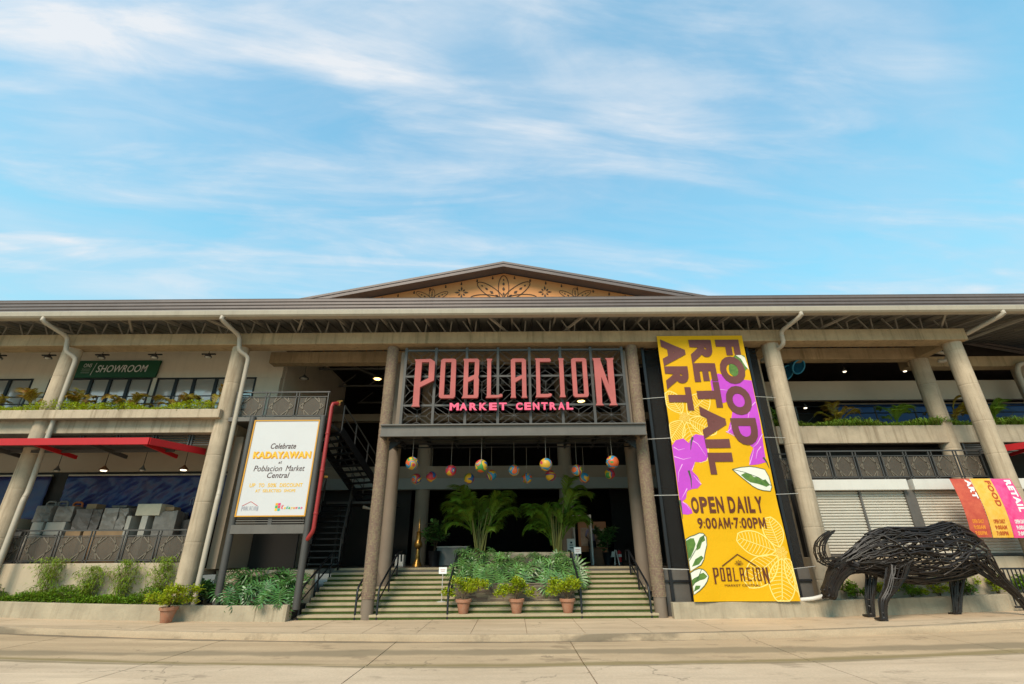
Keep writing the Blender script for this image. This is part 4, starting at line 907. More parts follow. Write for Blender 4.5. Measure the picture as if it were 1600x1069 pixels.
outlined('variegated_leaf', [(5.21, 2.11), (5.36, 2.19), (5.51, 2.23), (5.66, 2.29), (5.78, 2.28), (5.86, 2.17), (5.84, 1.95), (5.75, 1.74), (5.68, 1.55), (5.57, 1.41), (5.21, 1.24)], [[(5.22, 2.07), (5.36, 2.14), (5.47, 2.14), (5.50, 1.98), (5.42, 1.82), (5.29, 1.62), (5.215, 1.56)], [(5.52, 1.93), (5.66, 2.16), (5.79, 2.23), (5.81, 2.08), (5.70, 2.02), (5.62, 1.86), (5.5, 1.80)], [(5.28, 1.36), (5.42, 1.56), (5.62, 1.66), (5.68, 1.60), (5.5, 1.42)]], vein=[(5.21, 1.5), (5.5, 1.85), (5.83, 2.25)])
outlined('variegated_leaf', [(5.205, 1.2), (5.34, 1.27), (5.48, 1.31), (5.60, 1.29), (5.68, 1.22), (5.74, 1.1), (5.67, 0.97), (5.56, 0.85), (5.40, 0.73), (5.21, 0.62)], [[(5.21, 1.0), (5.30, 1.06), (5.41, 1.1), (5.50, 1.17), (5.60, 1.2), (5.70, 1.1), (5.60, 1.03), (5.46, 1.0), (5.30, 0.93), (5.21, 0.86)], [(5.22, 0.70), (5.3, 0.86), (5.45, 0.86), (5.4, 0.78)]], vein=[(5.21, 0.85), (5.4, 1.05), (5.55, 1.28)])
pr_('variegated_leaf', MB().sheet([(7.73, 7.99), (7.85, 8.10), (8.02, 8.15), (8.2, 8.10), (8.23, 7.85), (8.19, 7.61), (8.0, 7.42), (7.85, 7.32), (7.66, 7.34), (7.57, 7.45), (7.56, 7.61), (7.62, 7.82)], YB - 0.012, YB - 0.009), green_b)
pr_('variegated_leaf', MB().sheet([(7.86, 8.16), (7.96, 8.24), (8.2, 8.02), (8.24, 7.55), (8.15, 7.70), (8.05, 7.98)], YB - 0.0165, YB - 0.0135), cream_b)
Yt = YB - 0.022
pr_('lettering', text_mesh('FOOD', (7.24, 8.10, 4.94, 8.71), Yt, bold=0.062, rot=True), maroon_b)
pr_('lettering', text_mesh('RETAIL', (6.30, 7.10, 4.02, 8.71), Yt, bold=0.062, rot=True), maroon_b)
pr_('lettering', text_mesh('ART', (5.30, 6.12, 6.12, 8.74), Yt, bold=0.062, rot=True), maroon_b)
spaced_text('OPEN DAILY', (5.53, 7.78, 2.86, 3.34), Yt, 0.035, bn, brown_b)
spaced_text('9:00AM-7:00PM', (5.64, 7.75, 2.41, 2.72), Yt, 0.02, bn, brown_b)
m = MB(); ribbon(m, [(6.19, 1.37), (6.69, 1.69), (7.19, 1.37)], 0.03, Yt, Yt + 0.003); pr_('logo_roof', m, brown_b)
m = MB()
for a in (-70, -35, 0, 35, 70): ring_ellipse(m, 6.69 + 0.07 * math.sin(R(a)), 1.40 + 0.07 * math.cos(R(a)), 0.06, 0.02, R(a), 0.008, Yt, Yt + 0.003, n=10)
pr_('logo_flower', m, brown_b)
def mini_logo(xa, xb, za, zb, y, parent, material, thin=0.0):
    sx = (xb - xa) / (3.61 + 3.47); sz = (zb - za) / (8.11 - 6.36)
    for ch, outer, holes in LETTERS:
        f = lambda p: (xa + (p[0] + 3.47) * sx, za + (p[1] - 6.36) * sz)
        cx = sum(p[0] for p in outer) / len(outer)
        build(MB().sheet([f(p) for p in outer], y, y + 0.003, [[f(p) for p in h] for h in holes]), 'logo_letter', material, parent)
mini_logo(5.88, 7.52, 0.90, 1.33, Yt, bn, brown_b)
pr_('lettering', text_mesh('MARKET CENTRAL', (6.18, 7.22, 0.83, 0.885), Yt, bold=0.0), brown_b)
for z in (1.28, 3.4, 5.2, 6.6): 
    build(MB().tube([(4.5, 16.1, z + 0.02), (5.2, YB + 0.012, z)], 0.010, 5), 'tie_cable', cable_m, bn); build(MB().tube([(8.26, YB + 0.012, z), (9.15, 16.2, z + 0.06)], 0.010, 5), 'tie_cable', cable_m, bn)
build(MB().box(4.82, 9.05, 16.62, 16.63, 1.31, 8.68), 'shade_net', net_m, label='black shade net hanging behind the yellow banner', cat='net')

def bwave(x, z):
    k = 1 - math.exp(-max(0.0, 8.88 - z) / 0.6)
    return k * (0.030 * math.sin(1.25 * z + 0.7) * math.sin(2.1 * x + 0.4) + 0.016 * math.sin(4.3 * x + 0.9 * z) + 0.010 * math.sin(3.7 * z - 2.0 * x))
for o_ in bn.children:                               # the vinyl ripples between its ties, print and all
    if o_.name.startswith('tie_cable'): continue
    bm = bmesh.new(); bm.from_mesh(o_.data)
    for _ in range(5):
        lg = [e_ for e_ in bm.edges if e_.calc_length() > 0.22]
        if not lg: break
        bmesh.ops.subdivide_edges(bm, edges=lg, cuts=1); bmesh.ops.triangulate(bm, faces=[f_ for f_ in bm.faces if len(f_.verts) > 4])
    og = WO[o_.name]
    for v_ in bm.verts: v_.co.y += bwave(v_.co.x + og.x, v_.co.z + og.z)
    bm.to_mesh(o_.data); bm.free(); o_.data.update()

# ------------------------------------------------------------------ left sign board, balcony, red pipe
sg = empty('sign_board', (-7.5, 15.95, 0.3), 'white festival sign board on grey steel posts left of the steps', 'sign')
build(MB().tube([(-6.34, 15.98, 0.30), (-6.40, 15.98, 6.05)], 0.105, 14), 'post', dark_steel, sg, smooth=50)
build(MB().tube([(-8.72, 16.05, 0.30), (-8.80, 16.05, 6.05)], 0.105, 14), 'post', dark_steel, sg, smooth=50)
build(MB().box(-8.62, -6.50, 15.92, 16.04, 2.88, 5.88), 'panel', board_w, sg)
build(MB().box(-8.655, -8.615, 15.90, 16.0, 2.85, 5.91).box(-6.50, -6.46, 15.90, 16.0, 2.85, 5.91).box(-8.615, -6.50, 15.90, 16.0, 5.875, 5.91).box(-8.615, -6.50, 15.90, 16.0, 2.85, 2.885), 'gold_frame', gold_m, sg)
build(MB().box(-8.72, -6.42, 15.95, 16.12, 2.36, 2.62), 'lower_beam', mid_steel, sg)
for z in (2.66, 2.73, 2.80): build(MB().box(-8.62, -7.62, 15.98, 16.02, z, z + 0.03).box(-7.5, -6.5, 15.98, 16.02, z, z + 0.03), 'slat', mid_steel, sg)
build(MB().box(-7.62, -7.5, 15.97, 16.05, 2.62, 2.85), 'mullion', dark_steel, sg)
build(MB().box(-9.65, -6.45, 16.06, 16.3, 5.92, 6.06), 'top_beam', mid_steel, sg)
Ys = 15.914
def bt(s, rect, material, bold=0.0, shear=0.0):
    u = (rect[1] - rect[0]) / (len(s) + 0.2 * s.count(' ')); x = rect[0]
    for wd in s.split(' '):                       # each printed word a part of its own
        e1 = x + u * len(wd); build(text_mesh(wd, (x, e1, rect[2], rect[3]), Ys, 0.004, bold=bold, shear=shear), 'lettering', material, sg); x = e1 + u * 1.2
bt('Celebrate', (-7.95, -7.12, 4.95, 5.13), dark_txt, 0.012, 0.25)
build(text_mesh('KADAYAWAN', (-8.45, -6.57, 4.625, 4.845), Ys, 0.0035, bold=0.05), 'lettering', amber_txt, sg)
build(text_mesh('KADAYAWAN', (-8.47, -6.59, 4.645, 4.865), Ys - 0.006, 0.004, bold=0.03), 'lettering', gold_txt, sg)
bt('a', (-7.60, -7.55, 4.47, 4.525), dark_txt, 0.01, 0.25); bt('t', (-7.535, -7.49, 4.47, 4.55), dark_txt, 0.01, 0.25)
bt('Poblacion Market', (-8.36, -6.72, 4.23, 4.41), dark_txt, 0.0, 0.2)
bt('Central', (-7.89, -7.18, 4.02, 4.19), dark_txt, 0.006, 0.2)
bt('UP TO 50% DISCOUNT', (-8.39, -6.70, 3.735, 3.855), gold_txt, 0.02)
bt('AT SELECTED SHOPS', (-8.17, -6.90, 3.58, 3.67), gold_txt, 0.02)
m = MB(); ribbon(m, [(-8.49, 3.17), (-8.24, 3.30), (-8.01, 3.17)], 0.015, Ys, Ys + 0.003); build(m, 'logo_roof', ext_red, sg)
mini_logo(-8.50, -7.97, 3.02, 3.155, Ys, sg, grey_txt)
lc = [(0.75, 0.45, 0.02), (0.03, 0.35, 0.30), (0.06, 0.35, 0.06), (0.65, 0.05, 0.08), (0.70, 0.30, 0.02), (0.65, 0.02, 0.16)]
for k in range(6):
    x0 = -7.45 + (k % 2) * 0.085; z0 = 3.02 + (k // 2) * 0.08; build(MB().box(x0, x0 + 0.075, Ys, Ys + 0.003, z0, z0 + 0.07), 'logo_patch', mat('logo_colour_%s' % 'abcdef'[k], lc[k], 0.5, 0, 1), sg)
xx = -7.26
for k, ch in enumerate('Kadayawan'):
    wch = 0.075 if ch in 'Kw' else 0.058
    build(text_mesh(ch, (xx, xx + wch, 3.045 if ch == 'y' else 3.07, 3.19 if k == 0 else (3.17 if ch == 'd' else 3.13)), Ys, 0.003, bold=0.03, shear=0.2), 'logo_letter', mat('logo_colour_%s' % 'dabcaedbf'[k], (0.5, 0.1, 0.1)), sg); xx += wch + 0.014

def balustrade(label, x0, x1, y, z0, z1, n, group='mesh infill balustrades', split=True):
    e = empty('balustrade', ((x0 + x1) / 2, y, z0), label, 'railing', group)
    build(MB().box(x0 - 0.05, x1 + 0.05, y - 0.03, y + 0.03, z1 - 0.04, z1), 'top_rail', dark_steel, e)
    build(MB().box(x0, x1, y - 0.02, y + 0.02, z0 + 0.06, z0 + 0.09), 'bottom_rail', dark_steel, e)
    build(MB().box(x0, x1, y - 0.02, y + 0.02, z1 - 0.20, z1 - 0.175), 'middle_rail', dark_steel, e)
    wv = (x1 - x0) / n
    for i in range(n + 1):
        x = x0 + i * wv
        for d in ((-0.05, 0.05) if 0 < i < n else (0,)): build(MB().box(x + d - 0.015, x + d + 0.015, y - 0.02, y + 0.02, z0, z1 - 0.04), 'post', dark_steel, e)
    for i in range(n):
        a, b = x0 + i * wv + 0.08, x0 + (i + 1) * wv - 0.08; zb, zt = z0 + 0.10, z1 - 0.21
        p = build(MB().box(a, b, y + 0.008, y + 0.012, zb, zt), 'mesh_panel', mesh_m, e); m_ = MB()
        cx, cz = (a + b) / 2, (zb + zt) / 2; hx, hz2 = (b - a) / 2, (zt - zb) / 2
        for sgn in (-1, 1):
            for k in (0.92, 0.72):
                m_.bar((cx + sgn * hx * (1 - k) * 1.6, y - 0.004, cz + hz2 * 0.98), (cx + sgn * hx * k, y - 0.004, cz), 0.024, 0.016, (0, 1, 0))
                m_.bar((cx + sgn * hx * k, y - 0.004, cz), (cx + sgn * hx * (1 - k) * 1.6, y - 0.004, cz - hz2 * 0.98), 0.024, 0.016, (0, 1, 0))
        build(m_, 'hexagon_bars', rail_bar, p)
    return e
balustrade('balcony railing above the white sign board', -9.6, -6.42, 16.2, 6.06, 7.0, 3)
balustrade('railing in front of the wrapped goods on the left', -22, -10.25, 16.62, 1.56, 2.54, 11)
balustrade('railing on top of the white shutter kiosk', 9.95, 16.0, 16.75, 3.96, 4.92, 7)
balustrade('short railing end left of the kiosk beside the banner', 9.0, 9.7, 17.2, 3.96, 4.92, 1)
build(MB().box(-9.6, -6.45, 16.31, 18.4, 5.93, 6.05), 'balcony_deck', dark_steel, label='dark steel balcony deck behind the sign board', cat='balcony')
rp = empty('red_pipe', (-6.17, 15.85, 2.2), 'red fire pipe running up the right post of the sign board', 'pipe')
build(MB().tube([(-6.36, 15.99, 2.16), (-6.28, 15.92, 2.2), (-6.14, 15.86, 2.40), (-6.12, 15.86, 2.50), (-6.12, 15.86, 6.35), (-6.10, 15.88, 6.46), (-6.02, 15.98, 6.50), (-5.95, 16.1, 6.5)], 0.062, 12), 'pipe_run', pipe_red, rp, smooth=50)
for z in (2.9, 4.2, 5.4): build(MB().lathe(-6.12, 15.86, [(0.072, z), (0.076, z + 0.01), (0.076, z + 0.05), (0.072, z + 0.06)], 12), 'coupling', pipe_red, rp, smooth=50)
build(MB().tube([(-5.95, 16.05, 6.44), (-5.93, 16.05, 6.58)], 0.035, 8).tube([(-6.02, 16.03, 6.58), (-5.84, 16.03, 6.60)], 0.018, 6), 'valve', brass_m, rp)
build(MB().tube([(-6.05, 15.9, 4.05), (-5.97, 15.98, 4.05)], 0.04, 8), 'valve', brass_m, rp)
# steel staircase in the dark bay
ss = empty('steel_staircase', (-6.2, 19, 1.32), 'dark steel staircase in the open bay right of the sign board', 'staircase')
def flight(a, b, wvec, n):
    a, b, wv = Vector(a), Vector(b), Vector(wvec)
    for o_ in (Vector((0, 0, 0)), wv):
        build(MB().bar(a + o_, b + o_, 0.06, 0.28), 'stringer', black_steel, ss)
        build(MB().tube([a + o_ + Vector((0, 0, 0.95)), b + o_ + Vector((0, 0, 0.95))], 0.03, 6), 'rail', dark_steel, ss)
        build(MB().tube([a + o_ + Vector((0, 0, 0.55)), b + o_ + Vector((0, 0, 0.55))], 0.02, 6), 'rail', dark_steel, ss)
        for k in range(5): p = a.lerp(b, k / 4) + o_; build(MB().tube([p, p + Vector((0, 0, 0.95))], 0.025, 6), 'baluster', dark_steel, ss)
    for k in range(n):
        p = a.lerp(b, (k + 0.5) / n); q = p + wv; build(MB().bar(p, q, 0.26, 0.045), 'step', black_steel, ss)
flight((-6.3, 17.6, 5.95), (-5.1, 20.6, 3.75), (-1.2, 0.5, 0), 12)
build(MB().box(-7.6, -4.9, 20.6, 22.0, 3.66, 3.75), 'landing', dark_steel, ss)
flight((-6.6, 20.7, 3.7), (-6.2, 18.8, 1.35), (-1.2, 0.1, 0), 11)
for x in (-5.3, -7.5): build(MB().box(x, x + 0.1, 21.9, 22.0, 1.32, 3.66), 'landing_post', dark_steel, ss)
build(MB().tube([(-5.6, 20.2, 1.3), (-5.6, 20.2, 3.4), (-5.95, 20.2, 3.5)], 0.07, 8), 'drain', pipe_m, ss)

# ------------------------------------------------------------------ left wing: sign, lamps, awning, tarps, goods
sh = empty('shop_sign', (-16.5, 18.5, 8.38), 'dark green sign reading SHOWROOM on the upper left wall', 'sign')
build(MB().sheet([(-18.7, 8.40), (-14.48, 8.40), (-14.43, 9.13), (-18.55, 9.13)], 18.46, 18.54), 'panel', green_sign, sh, bevel=0.01)
build(text_mesh('SHOWROOM', (-16.95, -14.87, 8.62, 8.93), 18.45, 0.006, bold=0.008, shear=0.22), 'lettering', white_txt, sh)
build(text_mesh('ONS', (-17.52, -17.19, 8.84, 9.0), 18.45, 0.006, shear=0.1), 'lettering', white_txt, sh)
m = MB(); ribbon(m, [(-17.13, 8.50), (-17.02, 9.03)], 0.018, 18.45, 18.456)
for z in (8.76, 8.68, 8.60): m.box(-17.55, -17.2, 18.45, 18.456, z, z + 0.008)
build(m, 'divider_lines', white_txt, sh)
def pendant(label, x, y, ztop, z, material=lamp_off, r=0.13, group='pendant lamps', lit=None, fan=False):
    e = empty('pendant_lamp', (x, y, z), label, 'lamp', group)
    build(MB().tube([(x, y, z + 0.12), (x, y, ztop)], 0.01, 5), 'cord', black_steel, e)
    build(MB().lathe(x, y, [(r, z), (r * 0.92, z + 0.04), (r * 0.4, z + 0.11), (0.03, z + 0.16)], 16), 'shade', material, e, smooth=50)
    build(MB().lathe(x, y, [(0.02, z - 0.035), (r * 0.55, z - 0.03), (r * 0.7, z - 0.002)], 12), 'bulb', lit or white_m, e, smooth=60)
    if fan: build(MB().box(x - 0.26, x + 0.26, y - 0.03, y + 0.03, z + 0.10, z + 0.14), 'arm', black_steel, e)
    return e
for k, x in enumerate((-19.5, -17.62, -15.59, -13.58, -11.54)):
    pendant('black lamp under the upper beam, %s' % ('at the left picture edge', 'left of the second column', 'above the SHOWROOM sign', 'right of the SHOWROOM sign', 'beside the downpipe column')[k], x, 17.0, 8.95, 8.66, fan=True, group='black lamps under the left upper beam')
aw = empty('red_awning', (-15, 16, 4.95), 'flat red awning over the ground floor shop on the left', 'awning')
ax = [(-26, 15.0), (-11.3, 15.0), (-10.62, 16.8)]
build(MB().box(-26, -11.33, 14.98, 15.06, 4.93, 5.14), 'front_fascia', red_m, aw)
build(MB().bar((-11.32, 15.02, 5.035), (-10.60, 16.75, 5.035), 0.07, 0.21), 'side_fascia', red_m, aw)
m = MB(); m.v = [(-26, 15.06, 5.08), (-11.36, 15.06, 5.08), (-10.68, 16.75, 5.08), (-26, 16.75, 5.08)]; m.v += [(a, b, c + 0.03) for a, b, c in m.v]; m.f = [(0, 3, 2, 1), (4, 5, 6, 7), (0, 1, 5, 4), (1, 2, 6, 5), (2, 3, 7, 6), (3, 0, 4, 7)]
build(m, 'roof_sheet', dark_steel, aw)
for k in range(9):
    x = -25.3 + k * 1.72; build(MB().bar((x, 15.06, 5.0), (x + 0.05, 16.7, 4.86), 0.06, 0.12), 'rib', dark_steel if k % 2 else red_m, aw)
build(MB().box(-26, -11.2, 16.05, 16.10, 4.90, 4.99), 'cross_rib', dark_steel, aw)
aw2 = empty('red_awning', (20, 16.5, 4.9), 'red awning at the right picture edge behind the corner column', 'awning')
build(MB().bar((16.95, 17.55, 5.03), (17.65, 16.35, 5.03), 0.07, 0.21), 'side_fascia', red_m, aw2)
build(MB().box(17.68, 27, 16.31, 16.38, 4.925, 5.135), 'front_fascia', red_m, aw2)
m = MB(); m.v = [(17.0, 17.6, 5.06), (17.7, 16.38, 5.06), (27, 16.38, 5.06), (27, 17.6, 5.06)]; m.v += [(a, b, c + 0.03) for a, b, c in m.v]; m.f = [(0, 3, 2, 1), (4, 5, 6, 7), (0, 1, 5, 4), (1, 2, 6, 5), (2, 3, 7, 6), (3, 0, 4, 7)]
build(m, 'roof_sheet', dark_steel, aw2)
for k in range(5): build(MB().bar((17.9 + k * 1.6, 16.4, 5.0), (17.9 + k * 1.6, 17.6, 4.9), 0.06, 0.1), 'rib', red_m, aw2)
def tarp(label, x0, x1, y, z0, z1, material, nx=40, nz=10, folds=1.0):
    m_ = MB(); r_ = random.Random(int(abs(x0) * 10)); ph = [r_.uniform(0, 6) for _ in range(5)]
    for j in range(nz + 1):
        for i in range(nx + 1):
            u, v_ = i / nx, j / nz; x = lerp(x0, x1, u); z = lerp(z0, z1, v_)
            d = 0.035 * math.sin(7 * x - 9 * z + ph[0]) * (1 - v_) + 0.03 * math.sin(15 * x - 22 * z + ph[1]) * (1 - v_) + 0.02 * math.sin(3.1 * x + 4 * z + ph[2])
            m_.v.append((x, y - abs(d) * folds, z - 0.03 * math.sin(3 * x + ph[3]) * (1 - v_)))
    k = nx + 1
    for j in range(nz):
        for i in range(nx): m_.f.append((j * k + i, j * k + i + 1, (j + 1) * k + i + 1, (j + 1) * k + i))
    e = empty('tarpaulin', ((x0 + x1) / 2, y, z0), label, 'tarpaulin')
    c_ = build(m_, 'cloth', material, e, smooth=80); s_ = c_.modifiers.new('thick', 'SOLIDIFY'); s_.thickness = 0.004
    build(MB().box(x0, x1, y - 0.03, y + 0.03, z1 + 0.005, z1 + 0.06), 'frame', gutter_m, e)
    return e
t1 = tarp('navy tarpaulin banner stretched above the wrapped goods', -16.3, -10.33, 18.2, 3.0, 4.46, tarp_m, 120, 18, 1.9)
build(MB().box(-10.33, -10.27, 18.16, 18.24, 2.95, 4.52), 'frame', gutter_m, t1)
m = MB()
for x, h in ((-11.55, 0.2), (-11.35, 0.35), (-11.12, 0.30), (-10.92, 0.48), (-10.75, 0.42)):
    ribbon(m, [(x, 3.42), (x, 3.42 + h), (x + 0.1, 3.5 + h), (x + 0.1, 3.42)], 0.012, 18.125, 18.135)
build(m, 'skyline_print', grey_txt, t1)
tarp('navy tarpaulin banner at the left picture edge', -24, -16.9, 18.2, 2.9, 4.46, tarp_m, 50, 10)
for k, x in enumerate((-16.0, -14.35, -13.0, -11.55, -10.75)):
    pendant('small %s hanging under the red awning, %s' % ('black spot lamp' if k % 2 == 0 else 'brown shade lamp', ('beside the left column', 'over the grey bundles', 'over the middle bundles', 'over the cream slab', 'beside the right column')[k]), x, 17.3, 5.57, 4.52, lamp_off if k % 2 == 0 else wood_m, 0.10 if k % 2 == 0 else 0.15, 'lamps under the red awning', lamp_w if k % 2 else None)
def crate(label, x0, x1, z0, z1, material, y0=17.25, d=0.7, kind='wrapped_crate', tilt=0.0):
    m_ = MB(); nx, nz, ny = 5, 5, 4; r_ = random.Random(int((x0 + 40) * 100 + z0 * 10))
    bm = bmesh.new(); bmesh.ops.create_cube(bm, size=1.0); bmesh.ops.subdivide_edges(bm, edges=bm.edges[:], cuts=4, use_grid_fill=True)
    for v in bm.verts:
        c = v.co
        if kind == 'wrapped_crate' and max(abs(c.x), abs(c.z)) < 0.49 or kind == 'wrapped_crate' and r_.random() < 0.5:
            c.x += r_.uniform(-0.045, 0.045); c.y += r_.uniform(-0.05, 0.05); c.z += r_.uniform(-0.05, 0.03)
    for v in bm.verts: v.co = Vector((lerp(x0, x1, v.co.x + 0.5), y0 + d * (v.co.y + 0.5), max(z0, lerp(z0, z1, v.co.z + 0.5))))
    m_.v = [tuple(v.co) for v in bm.verts]; bm.verts.index_update(); m_.f = [tuple(v.index for v in f.verts) for f in bm.faces]; bm.free()
    e = empty(kind, ((x0 + x1) / 2, y0 + d / 2, z0), label, 'crate', 'goods stored behind the left railing')
    build(m_, 'wrapping' if kind == 'wrapped_crate' else 'box', material, e, bevel=0.01)
    if kind == 'wrapped_crate':
        for t in ((0.62,) if r_.random() < 0.5 else ()): x = lerp(x0, x1, t); build(MB().box(x, x + 0.018, y0 - 0.022, y0 + d + 0.02, z0 + 0.01, z1 + 0.018), 'strap', dark_wrap, e)
    e.rotation_euler.z = r_.uniform(-0.10, 0.10)
    return e
Zf = 1.37
crate('grey crate standing on the floor behind the leftmost railing panel', -17.4, -16.3, Zf, 2.6, dark_wrap)
crate('pale crate on the floor under the two white tubs', -16.2, -15.72, Zf, 2.42, white_wrap)
crate('grey crate on the floor beneath the wide white tub', -15.68, -14.98, Zf, 2.41, grey_wrap)
crate('brown cardboard crate on the floor, left of the middle', -14.9, -14.36, Zf, 2.54, card_m, kind='cardboard_box')
crate('wide brown cardboard crate on the floor with torn top', -14.3, -13.0, Zf, 2.56, card_m, kind='cardboard_box')
crate('dark crate on the floor between the white slabs and the cardboard', -12.78, -12.5, Zf, 2.3, dark_wrap)
crate('tall grey wrapped crate on the floor beside the right column', -12.07, -11.37, Zf, 3.15, grey_wrap)
crate('dark crate in the corner next to the right column', -11.3, -10.6, Zf, 2.9, dark_wrap, 17.6)
crate('left one of the two grey wrapped bundles on top of the stack', -16.16, -15.58, 2.83, 3.35, grey_wrap)
crate('right one of the two grey wrapped bundles on top of the stack', -15.48, -14.92, 2.83, 3.33, grey_wrap)
crate('small white tub at the left under the grey bundles', -16.12, -15.74, 2.43, 2.82, white_wrap, kind='white_tub')
crate('wide white tub under the grey bundles', -15.65, -14.99, 2.42, 2.82, white_wrap, kind='white_tub')
crate('dark grey wrapped bundle with a hole, on the cardboard', -14.78, -13.95, 2.57, 3.23, dark_wrap)
crate('torn grey wrapped bundle in the middle of the stack', -13.84, -13.02, 2.57, 3.26, grey_wrap)
crate('narrow white slab standing left under the cream board', -12.95, -12.80, Zf, 3.0, white_wrap, 17.2, 0.5, 'white_slab')
crate('narrow white slab standing right under the cream board', -12.47, -12.26, Zf, 3.0, white_wrap, 17.2, 0.5, 'white_slab')
crate('cream board box lying across the two white slabs', -12.72, -11.89, 3.005, 3.38, cream_m, 17.2, 0.6, 'cream_box')

crate('small cardboard carton on top of the dark grey bundle with a hole', -14.7, -14.35, 3.25, 3.42, card_m, 17.5, 0.4, 'cardboard_box')
crate('flat dark carton on top of the torn grey bundle', -13.75, -13.2, 3.28, 3.36, dark_wrap, 17.4, 0.5, 'cardboard_box')
crate('dark crate between the torn bundle and the narrow white slab', -13.0, -12.94, Zf, 2.7, dark_wrap, 17.7, 0.4)
crate('small brown carton on top of the tall grey wrapped crate', -11.95, -11.6, 3.17, 3.30, card_m, 17.4, 0.4, 'cardboard_box')
crate('small pale carton at the far left behind the column', -17.2, -16.75, 2.62, 2.95, cream_m, 17.4, 0.5, 'cardboard_box')
for k, (x, z, mm) in enumerate(((-16.02, 3.34, grey_wrap), (-15.62, 3.34, grey_wrap), (-15.1, 3.31, mat('orange_plastic', (0.40, 0.10, 0.02), 0.5, 0.05, 3)))):
    e = empty('chair_back', (x, 17.6, z), ('grey looped chair back on the left wrapped bundle', 'grey looped chair back between the two wrapped bundles', 'orange looped chair back on the right wrapped bundle')[k], 'chair back', 'looped chair backs on the stored goods')
    build(MB().tube([(x - 0.16, 17.6, z), (x - 0.15, 17.6, z + 0.13), (x - 0.10, 17.6, z + 0.17), (x + 0.10, 17.6, z + 0.17), (x + 0.15, 17.6, z + 0.13), (x + 0.16, 17.6, z)], 0.032, 8), 'loop', mm, e, smooth=60)
    build(MB().tube([(x - 0.14, 17.6, z + 0.06), (x + 0.14, 17.6, z + 0.06)], 0.02, 6), 'crosspiece', mm, e, smooth=60)
# ------------------------------------------------------------------ right wing: kiosk, small banners, tarp, baskets
kk = empty('shutter_kiosk', (13, 16.8, 1.58), 'white kiosk with closed roller shutters behind the buffalo', 'kiosk')
build(MB().box(9.80, 21, 17.0, 17.65, 1.585, 3.95), 'body', mid_steel, kk)
for (a, b) in ((9.92, 13.08), (13.28, 17.2), (17.3, 20.8)): build(MB().box(a, b, 16.60, 16.98, 3.60, 3.94), 'shutter_box', white_m, kk, bevel=0.015)
def shutter(a, b):
    m_ = MB(); z = 1.66
    prof = []
    while z < 3.59: prof += [(16.875, z), (16.83, z + 0.022), (16.83, z + 0.050), (16.878, z + 0.080)]; z += 0.088
    o_ = len(m_.v)
    for (y, zz_) in prof: m_.v += [(a, y, zz_), (b, y, zz_)]
    for i in range(len(prof) - 1): m_.f.append((2 * i, 2 * i + 1, 2 * i + 3, 2 * i + 2))
    sh_ = build(m_, 'shutter', shutter_m, kk); build(MB().box(a, b, 16.80, 16.88, 1.60, 1.66), 'bottom_bar', mid_steel, sh_)
for a, b in ((9.98, 11.50), (11.56, 13.02), (13.36, 16.9), (17.36, 20.7)): shutter(a, b)
for a, b in ((9.86, 9.98), (11.50, 11.56), (13.02, 13.36), (16.9, 17.36)): build(MB().box(a, b, 16.78, 16.95, 1.60, 3.60), 'guide_rail', mid_steel, kk)
def small_banner(label, x0, x1, z0, z1, base, blotch, word, rect, tm, tm2, dx=0.0):
    q = 0.972; x0, x1 = x0 * q, x1 * q; z0, z1 = 1.7 + (z0 - 1.7) * q, 1.7 + (z1 - 1.7) * q; rect = (rect[0] * q, rect[1] * q, 1.7 + (rect[2] - 1.7) * q, 1.7 + (rect[3] - 1.7) * q)
    e = empty('small_banner', ((x0 + x1) / 2, 15.9, z0), label, 'banner', 'three small banners on the shutters')
    m_ = MB(); n = 12
    for j in range(n + 1):
        t = j / n; z = lerp(z1, z0, t); y = 15.93 - 0.12 * math.sin(t * math.pi * 0.9)
        m_.v += [(x0, y, z), (x1, y, z), (x1, y + 0.004, z), (x0, y + 0.004, z)]
    for j in range(n):
        for k in range(4): m_.f.append((j * 4 + k, j * 4 + (k + 1) % 4, j * 4 + 4 + (k + 1) % 4, j * 4 + 4 + k)[::-1])
    build(m_, 'cloth', mat('small_banner_' + word.lower(), base, 0.6, 0.25, 4.5, c2=blotch), e, smooth=60)
    def wrap(mm):
        mm.v = [(x, 15.93 - 0.12 * math.sin((z1 - z) / (z1 - z0) * math.pi * 0.9) - 0.006 + (y - 16.0), z) for x, y, z in mm.v]; return mm
    build(wrap(text_mesh(word, rect, 16.0, 0.003, bold=0.05, rot=True)), 'lettering', tm, e)
    wv = x1 - x0
    for k, s in enumerate(('OPEN DAILY', '9:00AM', '7:00PM')):
        zc = z0 + 0.52 - 0.17 * k; build(wrap(text_mesh(s, (x0 + 0.22 * wv, x0 + 0.78 * wv, zc - 0.12, zc), 16.0, 0.003, bold=0.04)), 'lettering', tm2, e)
    return e
small_banner('small red banner reading ART on the shutter', 14.33, 14.98, 2.12, 3.91, (0.42, 0.045, 0.03), (0.60, 0.12, 0.06), 'ART', (14.79, 14.96, 3.28, 3.88), white_txt, mat('small_orange_print', (0.75, 0.25, 0.03), 0.5, 0, 1))
small_banner('small orange banner reading FOOD on the shutter', 15.0, 15.65, 2.11, 3.91, (0.80, 0.36, 0.01), (0.80, 0.50, 0.12), 'FOOD', (15.42, 15.60, 3.03, 3.84), mat('small_rust_print', (0.42, 0.07, 0.01), 0.5, 0, 1), mat('small_rust_print', (0.42, 0.07, 0.01), 0.5, 0, 1))
small_banner('small magenta banner reading RETAIL on the shutter', 15.66, 16.32, 2.10, 3.90, (0.75, 0.01, 0.16), (0.78, 0.12, 0.30), 'RETAIL', (16.07, 16.27, 2.86, 3.86), white_txt, white_txt)
tarp('blue tarpaulin behind the upper right terrace plants', 13.9, 26, 20.6, 5.95, 7.66, blue_tarp, 60, 10)
